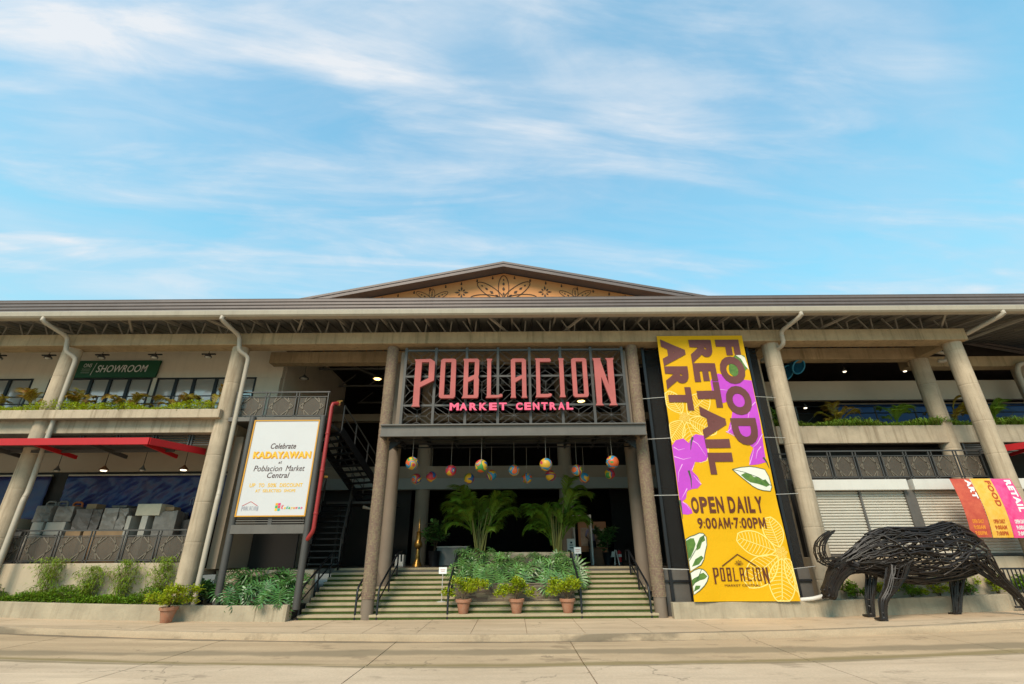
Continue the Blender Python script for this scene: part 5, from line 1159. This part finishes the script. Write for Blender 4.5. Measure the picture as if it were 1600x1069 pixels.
def simple_rail(label, x0, x1, y, z0, z1, n):
    e = empty('terrace_railing', ((x0 + x1) / 2, y, z0), label, 'railing')
    for z in (z1, z1 - 0.28, z0 + 0.15): build(MB().tube([(x0, y, z), (x1, y, z)], 0.022, 6), 'rail', black_steel, e)
    for i in range(n + 1):
        x = lerp(x0, x1, i / n); build(MB().bar((x, y, z0), (x, y, z1), 0.05, 0.03), 'post', dark_steel, e)
        if i < n: build(MB().bar((x, y, z0 + 0.15), (lerp(x0, x1, (i + 0.5) / n), y, z1 - 0.28), 0.02), 'diagonal', dark_steel, e)
    return e
simple_rail('thin dark railing behind the upper left planter', -24, -9.8, 17.3, 6.02, 7.22, 10)
simple_rail('thin dark railing behind the upper right planter', 9.8, 24, 18.9, 6.02, 7.1, 9)
for k, (x, y, z) in enumerate(((11.40, 18.05, 8.50), (11.05, 18.35, 8.36), (10.82, 18.6, 8.2))):
    e = empty('teal_basket', (x, y, z - 0.3), 'teal hanging basket, %s of the three under the right beam' % ('front and highest', 'middle', 'rear and lowest')[k], 'basket', 'teal hanging baskets')
    bm_ = MB(); d = Vector((0.25, -0.75, -0.55)).normalized(); c = Vector((x, y, z))
    body = build(MB().tube([c - d * 0.42, c - d * 0.25, c], [0.17, 0.24, 0.29], 18, cap=False), 'basket_wall', teal_m, e, smooth=60)
    pts = []; a = d.cross(Vector((0, 0, 1))).normalized(); b = d.cross(a)
    for i in range(21): q = 2 * math.pi * i / 20; pts.append(c + (a * math.cos(q) + b * math.sin(q)) * 0.29)
    build(MB().tube(pts, 0.03, 6, cap=False), 'rim', mat('teal_rim', (0.04, 0.26, 0.42), 0.45, 0, 1), e, smooth=60)
    build(MB().tube([c - d * 0.42, c - d * 0.40], 0.17, 18), 'basket_floor', teal_m, e)
    for s in (-1, 1): build(MB().tube([c + a * 0.27 * s, Vector((x + a.x * 0.27 * s, y, 9.1))], 0.010, 5), 'hanger', black_steel, e)

# upper planters
def trough(label, x0, x1, y0, y1, z0, z1):
    e = build(MB().box(x0, x1, y0, y1, z0, z1), 'planting_trough', soil_m, label=label, cat='planter'); return e
trough('soil strip along the upper left parapet', -29, -10.2, 16.18, 16.9, 6.03, 6.26); trough('soil strip along the upper right terrace', 9.9, 29, 17.95, 18.7, 5.77, 6.0)
m = MB()
for _ in range(13000):
    x = rnd.uniform(-22, -10.4); y = rnd.uniform(15.88, 16.7); hgt = 0.36 + 0.20 * math.sin(x * 1.9) * math.sin(x * 0.73 + 1)
    z = 6.24 + rnd.random() * max(0.12, hgt) * (0.6 + 0.6 * (1 - abs(y - 16.3) / 0.5)); leaf_quad(m, (x, y, z), rdir(-0.3, 0.9) + Vector((0, -0.3, 0.1)), rnd.uniform(0.06, 0.12), rnd.uniform(0.03, 0.05))
build(m, 'trailing_groundcover', lf_yel, label='yellow green trailing groundcover along the upper left parapet', cat='groundcover', kind='stuff')
m = MB()
for _ in range(5200):
    x = rnd.uniform(9.9, 23); y = rnd.uniform(17.72, 18.4); z = 6.0; a = rnd.uniform(0, 6.28); ln = rnd.uniform(0.3, 0.62) * (0.8 + 0.3 * math.sin(x * 2.1))
    d = Vector((math.cos(a) * 0.6, math.sin(a) * 0.6 - 0.25, 1.0)).normalized(); s = d.cross(Vector((0, 0, 1))).normalized() * 0.016
    p0 = Vector((x, y, z)); p1 = p0 + d * ln * 0.55; p2 = p1 + Vector((d.x, d.y, 0.12)) * ln * 0.4; p3 = p2 + Vector((d.x * 0.8, d.y * 0.8, -0.8)) * ln * 0.36
    m.add([p0 - s, p0 + s, p1 - s, p1 + s, p2 - s * 0.8, p2 + s * 0.8, p3], [(0, 1, 3, 2), (2, 3, 5, 4), (4, 5, 6)])
build(m, 'arching_grass', lf_grass, label='arching green grass spilling over the upper right parapet', cat='grass', kind='stuff')
for k, (x, y, z, lb) in enumerate(((-18.6, 16.5, 6.3, 'at the left picture edge'), (-16.9, 16.5, 6.3, 'just left of the second column'), (-15.3, 16.5, 6.3, 'just right of the second column'), (-13.6, 16.5, 6.3, 'in the middle under the SHOWROOM sign end'), (-11.9, 16.5, 6.3, 'third from the downpipe column'), (-10.55, 16.5, 6.3, 'beside the downpipe column'))):
    palm('young_palm', 'young golden palm in the upper left planter, ' + lb, x, y, z, 4, 0.5, 0.8, 12, lf_gold, 40 + k, False, 'young palms in the upper left planter', 0.2)
for k, (x, lb) in enumerate(((10.2, 'half hidden by the column beside the banner'), (12.6, 'golden, above the kiosk shutters'), (14.6, 'dark, left of the rear column'), (16.9, 'right of the corner column'), (18.4, 'at the right picture edge'))):
    palm('terrace_palm', 'young palm on the upper right terrace, ' + lb, x, 18.3, 6.0, 4, 0.6, 0.9, 12, lf_gold if k in (1, 3) else lf_palm, 60 + k, False, 'young palms on the upper right terrace', 0.2)

# low beds
m = MB()
for _ in range(15000):
    x = rnd.uniform(-20.5, -9.7); y = 15.93 + rnd.random() ** 1.4 * 0.55; g = gz(x)
    hgt = 0.26 + 0.12 * math.sin(x * 2.3 + 1) + 0.08 * math.sin(x * 5.1); z = 0.38 + g + rnd.random() * hgt
    leaf_quad(m, (x, y, z), rdir(-0.3, 0.9) + Vector((0, -0.25, 0.2)), rnd.uniform(0.06, 0.13), rnd.uniform(0.025, 0.045))
build(m, 'hedge_groundcover', lf_hedge, label='bright green groundcover hedge behind the long planter wall', cat='hedge', kind='stuff')
for k, (x, h, lb) in enumerate(((-14.05, 1.15, 'leftmost of four against the base wall'), (-12.75, 0.95, 'second from left against the base wall'), (-11.75, 1.15, 'third from left against the base wall'), (-10.6, 1.25, 'next to the downpipe column'))):
    g = gz(x); e = empty('bamboo_shrub', (x, 16.22, 0.38 + g), 'wispy bamboo shrub, ' + lb, 'shrub', 'bamboo shrubs against the left base wall')
    m = MB()
    for _ in range(12):
        xx = x + rnd.gauss(0, 0.16); m.tube([(x + rnd.uniform(-.15, .15), 16.25, 0.36 + g), (xx, 16.2, 0.4 + g + h * 0.5), (xx + rnd.gauss(0, .18), 16.12, 0.4 + g + h * rnd.uniform(0.75, 1.0))], [0.008, 0.006, 0.003], 4)
    build(m, 'stems', cane_m, e); m = MB()
    for _ in range(1150):
        t = rnd.random() ** 0.8; xx = x + rnd.gauss(0, 0.20 + 0.08 * math.sin(t * 9 + k)); leaf_quad(m, (xx, 16.2 + rnd.gauss(0, 0.11), 0.42 + g + t * h), Vector((rnd.uniform(-1, 1), rnd.uniform(-1, 0.4), rnd.uniform(-0.5, 0.5))), rnd.uniform(0.09, 0.16), rnd.uniform(0.018, 0.03), 0.35)
    build(m, 'foliage', lf_bamboo, e)
for k, x in enumerate((10.2, 11.0, 11.9, 12.75, 13.6, 14.5, 15.5)):
    g = gz(x); lb = ('below the head', 'between the two front legs', 'below the belly, left', 'below the belly, right', 'beside the far hind leg', 'between the hind legs', 'behind the tail')[k]
    e = empty('border_shrub', (x, 16.3, 0.36 + g), 'small yellow green border shrub seen %s of the buffalo statue' % lb, 'shrub', 'border shrubs behind the buffalo statue')
    build(stems_mesh(x, 16.32, 0.36 + g, 0.4, 0.15, 0.45, 9), 'stems', twig_m, e)
    build(shrub_mesh(x, 16.30, 0.38 + g, 0.46, 0.20, 0.46, 480, 0.10), 'foliage', lf_yel if k % 2 else lf_hedge, e)
g = gz(9.0); e = empty('broadleaf_shrub', (-9.25, 16.3, 0.36), 'dark broadleaf shrub between the downpipe and the philodendron', 'shrub')
build(shrub_mesh(-9.2, 16.3, 0.38, 0.42, 0.3, 0.6, 420, 0.2), 'foliage', lf_philo2, e); build(stems_mesh(-9.2, 16.3, 0.36, 0.3, 0.2, 0.5, 8), 'stems', twig_m, e)
# ------------------------------------------------------------------ buffalo of welded iron rods
bf = empty('buffalo_statue', (11.4, 15.2, 0.06), 'black welded iron rod buffalo statue standing on the sidewalk', 'statue')
def rods_on(sec, n, r, jit, seed, hoops=(), short=True, arc=(0, 6.283), flatten=1.0):
    """rods laid lengthwise over a surface given by sections (centre, side vector, up vector)"""
    r_ = random.Random(seed); m_ = MB(); k = len(sec)
    def pt(t, q, off=0.0):
        t = min(max(t, 0), 1) * (k - 1); i = min(int(t), k - 2); f = t - i
        c = Vector(sec[i][0]).lerp(Vector(sec[i + 1][0]), f); s = Vector(sec[i][1]).lerp(Vector(sec[i + 1][1]), f); u = Vector(sec[i][2]).lerp(Vector(sec[i + 1][2]), f)
        return c + s * math.cos(q) * (1 + off) + u * math.sin(q) * (1 + off)
    for j in range(n):
        q = arc[0] + (arc[1] - arc[0]) * (j + r_.uniform(-0.5, 0.5)) / n
        if short: t0 = r_.uniform(-0.1, 0.6); t1 = t0 + r_.uniform(0.22, 0.6)
        else: t0, t1 = r_.uniform(0, 0.06), r_.uniform(0.92, 1.0)
        dq = r_.gauss(0, jit); off = r_.uniform(-0.10, 0.05); ns = 9 if not short else 6
        pts = [pt(lerp(t0, t1, i / ns), q + dq * (i / ns - 0.5) + 0.04 * math.sin(3.0 * i + j), off + r_.uniform(-0.012, 0.012)) for i in range(ns + 1)]
        m_.tube(pts, r * r_.uniform(0.75, 1.25), 5)
    for t in hoops:
        tt = t + r_.uniform(-0.01, 0.01); tl = r_.uniform(-0.04, 0.04); q0 = r_.uniform(0, 6.28); sp_ = r_.uniform(3.0, 6.28)
        m_.tube([pt(tt + tl * math.sin(q0 + sp_ * i / 18), q0 + sp_ * i / 18, -0.01) for i in range(19)], r * 0.95, 5)
    return m_
def bsec(x, zt, zb, w_): return ((x, 15.2, (zt + zb) / 2), (0, w_, 0), (0, 0, (zt - zb) / 2))
body = [bsec(9.75, 1.78, 1.22, 0.22), bsec(10.08, 2.05, 1.18, 0.32), bsec(10.45, 2.24, 1.03, 0.44), bsec(10.9, 2.36, 0.96, 0.54), bsec(11.4, 2.36, 0.92, 0.60), bsec(11.9, 2.33, 0.94, 0.62), bsec(12.3, 2.40, 1.00, 0.60), bsec(12.65, 2.52, 1.06, 0.56), bsec(13.0, 2.42, 1.15, 0.50), bsec(13.32, 2.22, 1.30, 0.38), bsec(13.56, 1.92, 1.52, 0.18)]
build(rods_on(body, 205, 0.019, 0.6, 1, hoops=[0.05 + 0.07 * i for i in range(13)]), 'body', iron_m, bf, smooth=60)
build(rods_on(body, 24, 0.024, 0.2, 2, short=False), 'body_frame', iron_m, bf, smooth=60)
build(rods_on([bsec(10.3, 2.18, 1.1, 0.40), bsec(10.7, 2.34, 1.05, 0.52), bsec(11.05, 2.38, 1.1, 0.58)], 34, 0.020, 1.1, 8, short=False), 'shoulder_rods', iron_m, bf, smooth=60)
neck = [((9.42, 15.2, 1.36), (0.06, 0.16, 0), (-0.10, 0, 0.20)), ((9.7, 15.2, 1.46), (0, 0.23, 0), (-0.10, 0, 0.27)), ((10.05, 15.2, 1.58), (0, 0.32, 0), (-0.08, 0, 0.40)), ((10.5, 15.2, 1.65), (0, 0.44, 0), (0, 0, 0.56))]
build(rods_on(neck, 38, 0.020, 0.5, 3, hoops=(0.2, 0.5), short=False), 'neck', iron_m, bf, smooth=60)
head = [((9.58, 15.2, 1.40), (0, 0.15, 0), (-0.04, 0, 0.20)), ((9.28, 15.2, 1.32), (0, 0.20, 0), (-0.12, 0, 0.22)), ((9.06, 15.2, 1.08), (0, 0.16, 0), (-0.16, 0, 0.13)), ((8.90, 15.2, 0.86), (0, 0.12, 0), (-0.14, 0, 0.10)), ((8.80, 15.2, 0.70), (0, 0.15, 0), (-0.16, 0, 0.10)), ((8.78, 15.2, 0.60), (0, 0.13, 0), (-0.13, 0, 0.06)), ((8.80, 15.2, 0.55), (0, 0.05, 0), (-0.05, 0, 0.03))]
hd = build(rods_on(head, 52, 0.022, 0.8, 4, hoops=[0.1 * i for i in range(1, 10)], short=False), 'head', iron_m, bf, smooth=60)
r_ = random.Random(5); m = MB()
for s in (-1, 1):
    m.lathe(8.64, 15.2 + 0.07 * s, [(0.005, 0.735), (0.03, 0.75), (0.035, 0.775), (0.005, 0.80)], 8)
    m.lathe(9.12, 15.2 + 0.18 * s, [(0.005, 1.27), (0.035, 1.29), (0.035, 1.33), (0.005, 1.35)], 8)
for _ in range(40): m.tube([(8.66 + r_.uniform(0, 0.26), 15.2 + r_.uniform(-.15, .15), 0.56 + r_.uniform(0, 0.26)), (8.64 + r_.uniform(0, 0.28), 15.2 + r_.uniform(-.15, .15), 0.54 + r_.uniform(0, 0.26))], 0.028, 5)
build(m, 'muzzle', iron_m, hd, smooth=60)
for s in (-1, 1):
    hc = [(9.24, 1.50, 0.12), (8.98, 1.44, 0.12), (8.83, 1.54, 0.11), (8.79, 1.76, 0.095), (8.90, 2.00, 0.07), (9.11, 2.18, 0.04), (9.34, 2.31, 0.012)]
    sec_ = []
    for i, (x, z, rr) in enumerate(hc):
        a = hc[max(i - 1, 0)]; b = hc[min(i + 1, 6)]; d = Vector((b[0] - a[0], 0, b[1] - a[1])).normalized(); u = Vector((-d.z, 0, d.x))
        yy = 15.2 + s * (0.08 + 0.06 * math.sin(i / 6 * 2.2)); sec_.append(((x, yy, z), (0, rr, 0), tuple(u * rr)))
    build(rods_on(sec_, 9, 0.013, 0.5, 20 + s, hoops=(0.15, 0.3, 0.45, 0.6), short=False), 'horn', iron_m, hd, smooth=60)
    build(rods_on([((9.42, 15.2 + 0.16 * s, 1.44), (0.03, 0, 0), (0, 0, 0.04)), ((9.50, 15.2 + 0.32 * s, 1.42), (0.05, 0, 0), (0, 0, 0.08)), ((9.56, 15.2 + 0.46 * s, 1.36), (0.02, 0, 0), (0, 0, 0.03))], 12, 0.012, 0.2, 30 + s, short=False), 'ear', iron_m, hd, smooth=60)
def leg(pts, seed, n=30):
    m_ = rods_on([((x, y, z), (rr, 0, 0), (0, rr * 0.85, 0)) for x, y, z, rr in pts], n, 0.017, 0.8, seed, hoops=(0.2, 0.32, 0.45, 0.58, 0.7, 0.82), short=False)
    lg = build(m_, 'leg', iron_m, bf, smooth=60)
    x, y, z, rr = pts[-1]; fx = x - 0.07; m2 = MB()
    m2.lathe(x, y, [(0.10, z - 0.02), (0.085, z + 0.06), (0.06, z + 0.10)], 10)
    for q in range(5): m2.tube([(fx - 0.06 + 0.03 * q, y - 0.09, z + 0.01), (fx - 0.10 + 0.05 * q, y + 0.09, z + 0.02)], 0.03, 6)
    for q in range(4): m2.tube([(x + 0.05, y - 0.06 + 0.04 * q, z + 0.05), (x - 0.15, y - 0.07 + 0.045 * q, z + 0.012)], 0.028, 6)
    build(m2, 'hoof', iron_m, lg, smooth=60)
leg([(10.72, 14.83, 1.45, 0.30), (10.52, 14.80, 1.12, 0.26), (10.22, 14.78, 0.76, 0.17), (9.96, 14.78, 0.54, 0.115), (9.88, 14.78, 0.28, 0.085), (9.84, 14.78, 0.07, 0.085)], 51, 38)
leg([(10.44, 15.6, 1.35, 0.20), (10.38, 15.6, 1.1, 0.15), (10.24, 15.6, 0.76, 0.13), (10.12, 15.6, 0.45, 0.10), (10.06, 15.6, 0.07, 0.085)], 52)
leg([(12.95, 15.6, 1.35, 0.30), (12.86, 15.6, 1.08, 0.20), (12.72, 15.6, 0.76, 0.15), (12.58, 15.6, 0.35, 0.10), (12.50, 15.6, 0.10, 0.09)], 53)
leg([(12.85, 14.85, 1.55, 0.40), (13.10, 14.82, 1.22, 0.28), (13.35, 14.8, 0.92, 0.18), (13.58, 14.8, 0.72, 0.12), (13.74, 14.8, 0.40, 0.09), (13.86, 14.8, 0.09, 0.09)], 54, 36)
build(MB().tube([(13.50, 15.2, 2.05), (13.66, 15.2, 1.85), (13.74, 15.2, 1.5), (13.78, 15.2, 1.15)], [0.03, 0.026, 0.022, 0.018], 6).tube([(13.78, 15.2, 1.18), (13.80, 15.2, 1.0), (13.79, 15.2, 0.84)], [0.05, 0.055, 0.01], 6), 'tail', iron_m, bf, smooth=60)
# black grating leaning at the right edge
e = empty('iron_grating', (15.0, 15.7, 0.1), 'black slatted iron grating standing at the right picture edge', 'grating'); g = gz(15)
for k in range(9): build(MB().bar((14.35 + k * 0.12, 15.72, 0.12 + g), (14.35 + k * 0.12, 15.72, 1.05 + g), 0.03, 0.02), 'slat', black_steel, e)
build(MB().box(14.30, 15.36, 15.70, 15.74, 1.05 + g, 1.10 + g), 'frame', black_steel, e); build(MB().box(14.30, 15.36, 15.70, 15.74, 0.06 + g, 0.11 + g), 'frame', black_steel, e)

# ------------------------------------------------------------------ inside the hall
F0 = 1.316
e = empty('brass_stand', (-3.9, 21.5, F0), 'tall brass ornamental stand at the top of the steps', 'ornament')
build(MB().lathe(-3.9, 21.5, [(0.20, F0), (0.17, F0 + 0.10), (0.10, F0 + 0.22), (0.08, F0 + 0.34), (0.10, F0 + 0.38), (0.07, F0 + 0.46), (0.075, F0 + 0.60), (0.06, F0 + 0.64)], 16), 'foot', brass_m, e, smooth=50)
build(MB().lathe(-3.9, 21.5, [(0.06, F0 + 0.641), (0.16, F0 + 0.74), (0.18, F0 + 0.84), (0.12, F0 + 0.94), (0.10, F0 + 1.0), (0.10, F0 + 1.25), (0.12, F0 + 1.28), (0.04, F0 + 1.34), (0.015, F0 + 1.8)], 16), 'urn', brass_m, e, smooth=50)
e = empty('white_cabinet', (-4.58, 21.5, F0), 'small white cabinet beside the left rear column', 'cabinet')
build(MB().box(-4.76, -4.42, 21.3, 21.7, F0, F0 + 0.44), 'carcass', white_m, e, bevel=0.01); build(MB().box(-4.74, -4.44, 21.28, 21.299, F0 + 0.03, F0 + 0.41), 'door', white_m, e)
e = empty('folding_table', (-2.7, 22.2, F0), 'white draped table behind the left palm', 'table')
build(MB().box(-3.2, -1.9, 21.9, 22.6, F0 + 0.70, F0 + 0.75), 'table_top', white_m, e); build(MB().box(-3.18, -1.92, 21.92, 22.58, F0 + 0.02, F0 + 0.69), 'cloth', mat('grey_cloth', (0.30, 0.30, 0.28), 0.8, 0.1, 3), e)
def indoor_plant(label, x, y, s, seed):
    e_ = empty('indoor_plant', (x, y, F0), label, 'potted plant')
    build(MB().lathe(x, y, [(0.18 * s, F0), (0.24 * s, F0 + 0.5 * s), (0.26 * s, F0 + 0.52 * s), (0.22 * s, F0 + 0.50 * s), (0.01, F0 + 0.48 * s)], 18), 'pot', black_steel, e_, smooth=40)
    build(shrub_mesh(x, y, F0 + 0.55 * s, 0.42 * s, 0.36 * s, 1.0 * s, 420, 0.24 * s), 'foliage', lf_philo2, e_)
    build(stems_mesh(x, y, F0 + 0.5 * s, 0.3 * s, 0.3 * s, 0.9 * s, 8), 'stems', twig_m, e_)
indoor_plant('dark leafy plant in a black pot left of the palms', -3.25, 21.7, 1.1, 1); indoor_plant('leafy plant in a black pot right of the wooden counter', 3.86, 21.6, 0.9, 2)
e = empty('metal_detector', (2.85, 21.5, F0), 'white walk through metal detector gate at the entrance', 'metal detector')
for x in (2.46, 3.16): build(MB().box(x, x + 0.07, 21.3, 21.75, F0, F0 + 1.92), 'side_panel', white_m, e, bevel=0.01)
build(MB().box(2.53, 3.16, 21.32, 21.73, F0 + 1.68, F0 + 1.90), 'header', dim_grey, e)
e = empty('information_stand', (2.25, 20.4, F0), 'white information stand with a dark symbol right of the palm', 'stand')
build(MB().box(2.08, 2.40, 20.3, 20.42, F0, F0 + 0.96), 'body', white_m, e, bevel=0.008)
build(MB().box(2.17, 2.31, 20.29, 20.296, F0 + 0.62, F0 + 0.66).box(2.17, 2.31, 20.29, 20.296, F0 + 0.72, F0 + 0.75).box(2.20, 2.28, 20.29, 20.296, F0 + 0.79, F0 + 0.86), 'symbol', black_steel, e)
e = empty('wooden_counter', (3.5, 22.0, F0), 'orange brown wooden counter behind the metal detector', 'counter')
build(MB().box(3.26, 3.80, 21.8, 22.3, F0, F0 + 0.62), 'cabinet', wood_m, e, bevel=0.01); build(MB().box(3.20, 3.86, 21.75, 22.35, F0 + 0.621, F0 + 0.66), 'counter_top', wood_m, e, bevel=0.01)
e = empty('notice_board', (3.4, 23.2, F0), 'peach notice board standing behind the counter', 'board')
build(MB().box(2.9, 4.15, 23.2, 23.26, F0 + 0.5, F0 + 1.75), 'panel', mat('peach_board', (0.42, 0.20, 0.10), 0.8, 0.1, 3), e)
build(MB().box(3.0, 3.35, 23.185, 23.198, F0 + 0.75, F0 + 1.5).box(3.5, 4.05, 23.185, 23.198, F0 + 0.7, F0 + 1.45), 'poster', mat('beige_poster', (0.42, 0.32, 0.24), 0.8, 0.2, 9), e)
for x in (2.95, 4.06): build(MB().box(x, x + 0.05, 23.2, 23.26, F0, F0 + 0.5), 'leg', wood_m, e)
e = empty('fire_extinguisher', (4.28, 21.2, F0), 'red fire extinguisher beside the right rear column', 'fire extinguisher')
build(MB().lathe(4.25, 21.2, [(0.075, F0 + 0.12), (0.08, F0 + 0.14), (0.08, F0 + 0.46), (0.05, F0 + 0.52), (0.025, F0 + 0.54)], 14), 'cylinder', ext_red, e, smooth=40)
build(MB().box(4.22, 4.28, 21.17, 21.23, F0 + 0.541, F0 + 0.60), 'valve', black_steel, e); build(MB().box(4.185, 4.315, 21.115, 21.119, F0 + 0.30, F0 + 0.40), 'tag', white_m, e)
build(MB().lathe(4.25, 21.2, [(0.12, F0), (0.10, F0 + 0.119)], 10), 'base', black_steel, e)
e = empty('folding_easel', (4.0, 21.0, F0), 'small white folding easel sign next to the extinguisher', 'sign')
build(MB().bar((3.98, 20.9, F0), (4.06, 21.1, F0 + 0.56), 0.03).bar((4.16, 20.9, F0), (4.10, 21.1, F0 + 0.56), 0.03), 'legs', white_m, e); build(MB().bar((3.93, 21.0, F0 + 0.30), (4.0, 21.06, F0 + 0.50), 0.16, 0.01), 'card', white_m, e)
def sign_stand(label, x, y, z0, z1, h):
    e_ = empty('sign_stand', (x, y, z0), label, 'sign', 'small white signs on thin stands')
    build(MB().lathe(x, y, [(0.15, z0), (0.15, z0 + 0.012), (0.03, z0 + 0.03)], 16), 'base', cable_m, e_); build(MB().tube([(x, y, z0 + 0.02), (x, y, z1)], 0.013, 8), 'pole', cable_m, e_)
    p = build(MB().box(x - 0.125, x + 0.125, y - 0.02, y - 0.005, z1 - 0.02, z1 + h), 'plate', white_txt, e_, bevel=0.004)
    build(MB().box(x - 0.08, x + 0.08, y - 0.024, y - 0.021, z1 + h * 0.55, z1 + h * 0.62).box(x - 0.06, x + 0.06, y - 0.024, y - 0.021, z1 + h * 0.3, z1 + h * 0.37), 'print', mat('red_print', (0.40, 0.10, 0.08), 0.5, 0, 1), p)
sign_stand('small white sign on a thin stand on the left part of the steps', -2.24, 16.95, 0.396, 1.20, 0.17); sign_stand('small white sign on a thin stand at the right end of the stone planter', 2.33, 19.15, F0 - 0.005, 1.76, 0.20)
pendant('lit warm pendant lamp high in the dark bay left of the entrance', -6.19, 21, 10.2, 9.16, lamp_off, 0.24, 'hall pendant lamps', lamp_on); pendant('lit warm pendant lamp seen under the letter O of the coral sign', 3.09, 21, 10.2, 8.03, lamp_off, 0.24, 'hall pendant lamps', lamp_on)
pendant('unlit pendant lamp in the dark bay near the downpipe column', -8.75, 19.2, 10.0, 8.55, lamp_off, 0.2, 'hall pendant lamps')
for k, (x, y, z, lb) in enumerate(((12.65, 20.3, 7.45, 'low over the right terrace'), (14.3, 19.6, 8.85, 'left of the rear column'), (16.9, 19.6, 8.85, 'first right of the rear column'), (17.9, 19.6, 8.85, 'second right of the rear column'))):
    pendant('small lit lamp on the upper right floor, ' + lb, x, y, z + 0.6, z, lamp_off, 0.10, 'small lamps on the upper right floor', lamp_w)
# person at the counter
def person(label, x, y, z):
    e_ = empty('person', (x, y, z), label, 'person')
    J = {'pel': (0, 0, 0.92, .13, .10), 'waist': (0, 0, 1.05, .125, .09), 'chest': (0, -0.03, 1.28, .15, .10), 'neck0': (0, -0.05, 1.44, .06, .055), 'neck': (0, -0.06, 1.50, .05, .05), 'head': (0, -0.08, 1.60, .075, .09), 'top': (0, -0.07, 1.70, .065, .075),
         'shl': (-.18, -.03, 1.39, .06, .055), 'ell': (-.27, -.08, 1.13, .045, .042), 'wrl': (-.17, -.27, 1.00, .03, .03), 'hal': (-.13, -.34, 0.99, .032, .02), 'shr': (.18, -.03, 1.39, .06, .055), 'elr': (.27, -.08, 1.13, .045, .042), 'wrr': (.17, -.27, 1.00, .03, .03), 'har': (.13, -.34, 0.99, .032, .02),
         'hpl': (-.10, 0, .86, .085, .085), 'knl': (-.11, -.02, .48, .06, .06), 'anl': (-.11, .02, .08, .04, .045), 'tol': (-.12, -.14, .035, .04, .03), 'hpr': (.10, 0, .86, .085, .085), 'knr': (.11, -.02, .48, .06, .06), 'anr': (.11, .02, .08, .04, .045), 'tor': (.12, -.14, .035, .04, .03)}
    ks = list(J); ed = [('pel', 'waist'), ('waist', 'chest'), ('chest', 'neck0'), ('neck0', 'neck'), ('neck', 'head'), ('head', 'top'), ('chest', 'shl'), ('shl', 'ell'), ('ell', 'wrl'), ('wrl', 'hal'), ('chest', 'shr'), ('shr', 'elr'), ('elr', 'wrr'), ('wrr', 'har'), ('pel', 'hpl'), ('hpl', 'knl'), ('knl', 'anl'), ('anl', 'tol'), ('pel', 'hpr'), ('hpr', 'knr'), ('knr', 'anr'), ('anr', 'tor')]
    me = bpy.data.meshes.new('b'); me.from_pydata([J[k][:3] for k in ks], [(ks.index(a), ks.index(b)) for a, b in ed], []); o_ = bpy.data.objects.new('b', me); col.objects.link(o_)
    o_.modifiers.new('s', 'SKIN')
    for i, k in enumerate(ks): me.skin_vertices[0].data[i].radius = J[k][3:]; me.skin_vertices[0].data[i].use_root = (i == 0)
    o_.modifiers.new('d', 'SUBSURF').levels = 2; o_.modifiers['d'].render_levels = 2
    bm_ = bpy.data.meshes.new_from_object(o_.evaluated_get(bpy.context.evaluated_depsgraph_get())); bpy.data.objects.remove(o_); bm_.name = 'body'
    for m_ in (shirt_m, trouser_m, skin_m): bm_.materials.append(m_)
    for p in bm_.polygons:
        c = p.center; p.use_smooth = True; p.material_index = 2 if c.z > 1.455 or (abs(c.x) > 0.08 and c.y < -0.12 and 0.9 < c.z < 1.12) else (1 if c.z < 0.95 else 0)
    b_ = bpy.data.objects.new('body', bm_); col.objects.link(b_); b_.parent = e_; WO[b_.name] = Vector((x, y, z))
    h_ = MB().lathe(x, y - 0.065, [(0.085, z + 1.60), (0.105, z + 1.66), (0.095, z + 1.73), (0.05, z + 1.775), (0.005, z + 1.785)], 14); h_.v = [(a, b + 0.02, c) for a, b, c in h_.v]
    build(h_, 'hair', hair_m, b_, smooth=60)
    m_ = MB()
    for s in (-1, 1): m_.lathe(x + 0.03 * s, y - 0.165, [(0.002, z + 1.60), (0.012, z + 1.61), (0.002, z + 1.62)], 8)
    build(m_, 'eyes', hair_m, b_); build(MB().tube([(x, y - 0.165, z + 1.605), (x, y - 0.19, z + 1.57), (x, y - 0.165, z + 1.56)], 0.012, 6), 'nose', skin_m, b_)
    for s in (-1, 1):
        for k in range(4): build(MB().tube([(x + s * (0.155 - k * 0.018), y - 0.35, z + 0.99), (x + s * (0.145 - k * 0.02), y - 0.40 - 0.008 * (k in (1, 2)), z + 0.982), (x + s * (0.14 - k * 0.02), y - 0.43, z + 0.968)], 0.009, 6), 'finger', skin_m, b_)
        build(MB().tube([(x + s * 0.10, y - 0.32, z + 0.99), (x + s * 0.075, y - 0.36, z + 0.985)], 0.010, 6), 'thumb', skin_m, b_)
    return e_
person('person in a lilac grey shirt behind the wooden counter', 3.42, 22.75, F0)
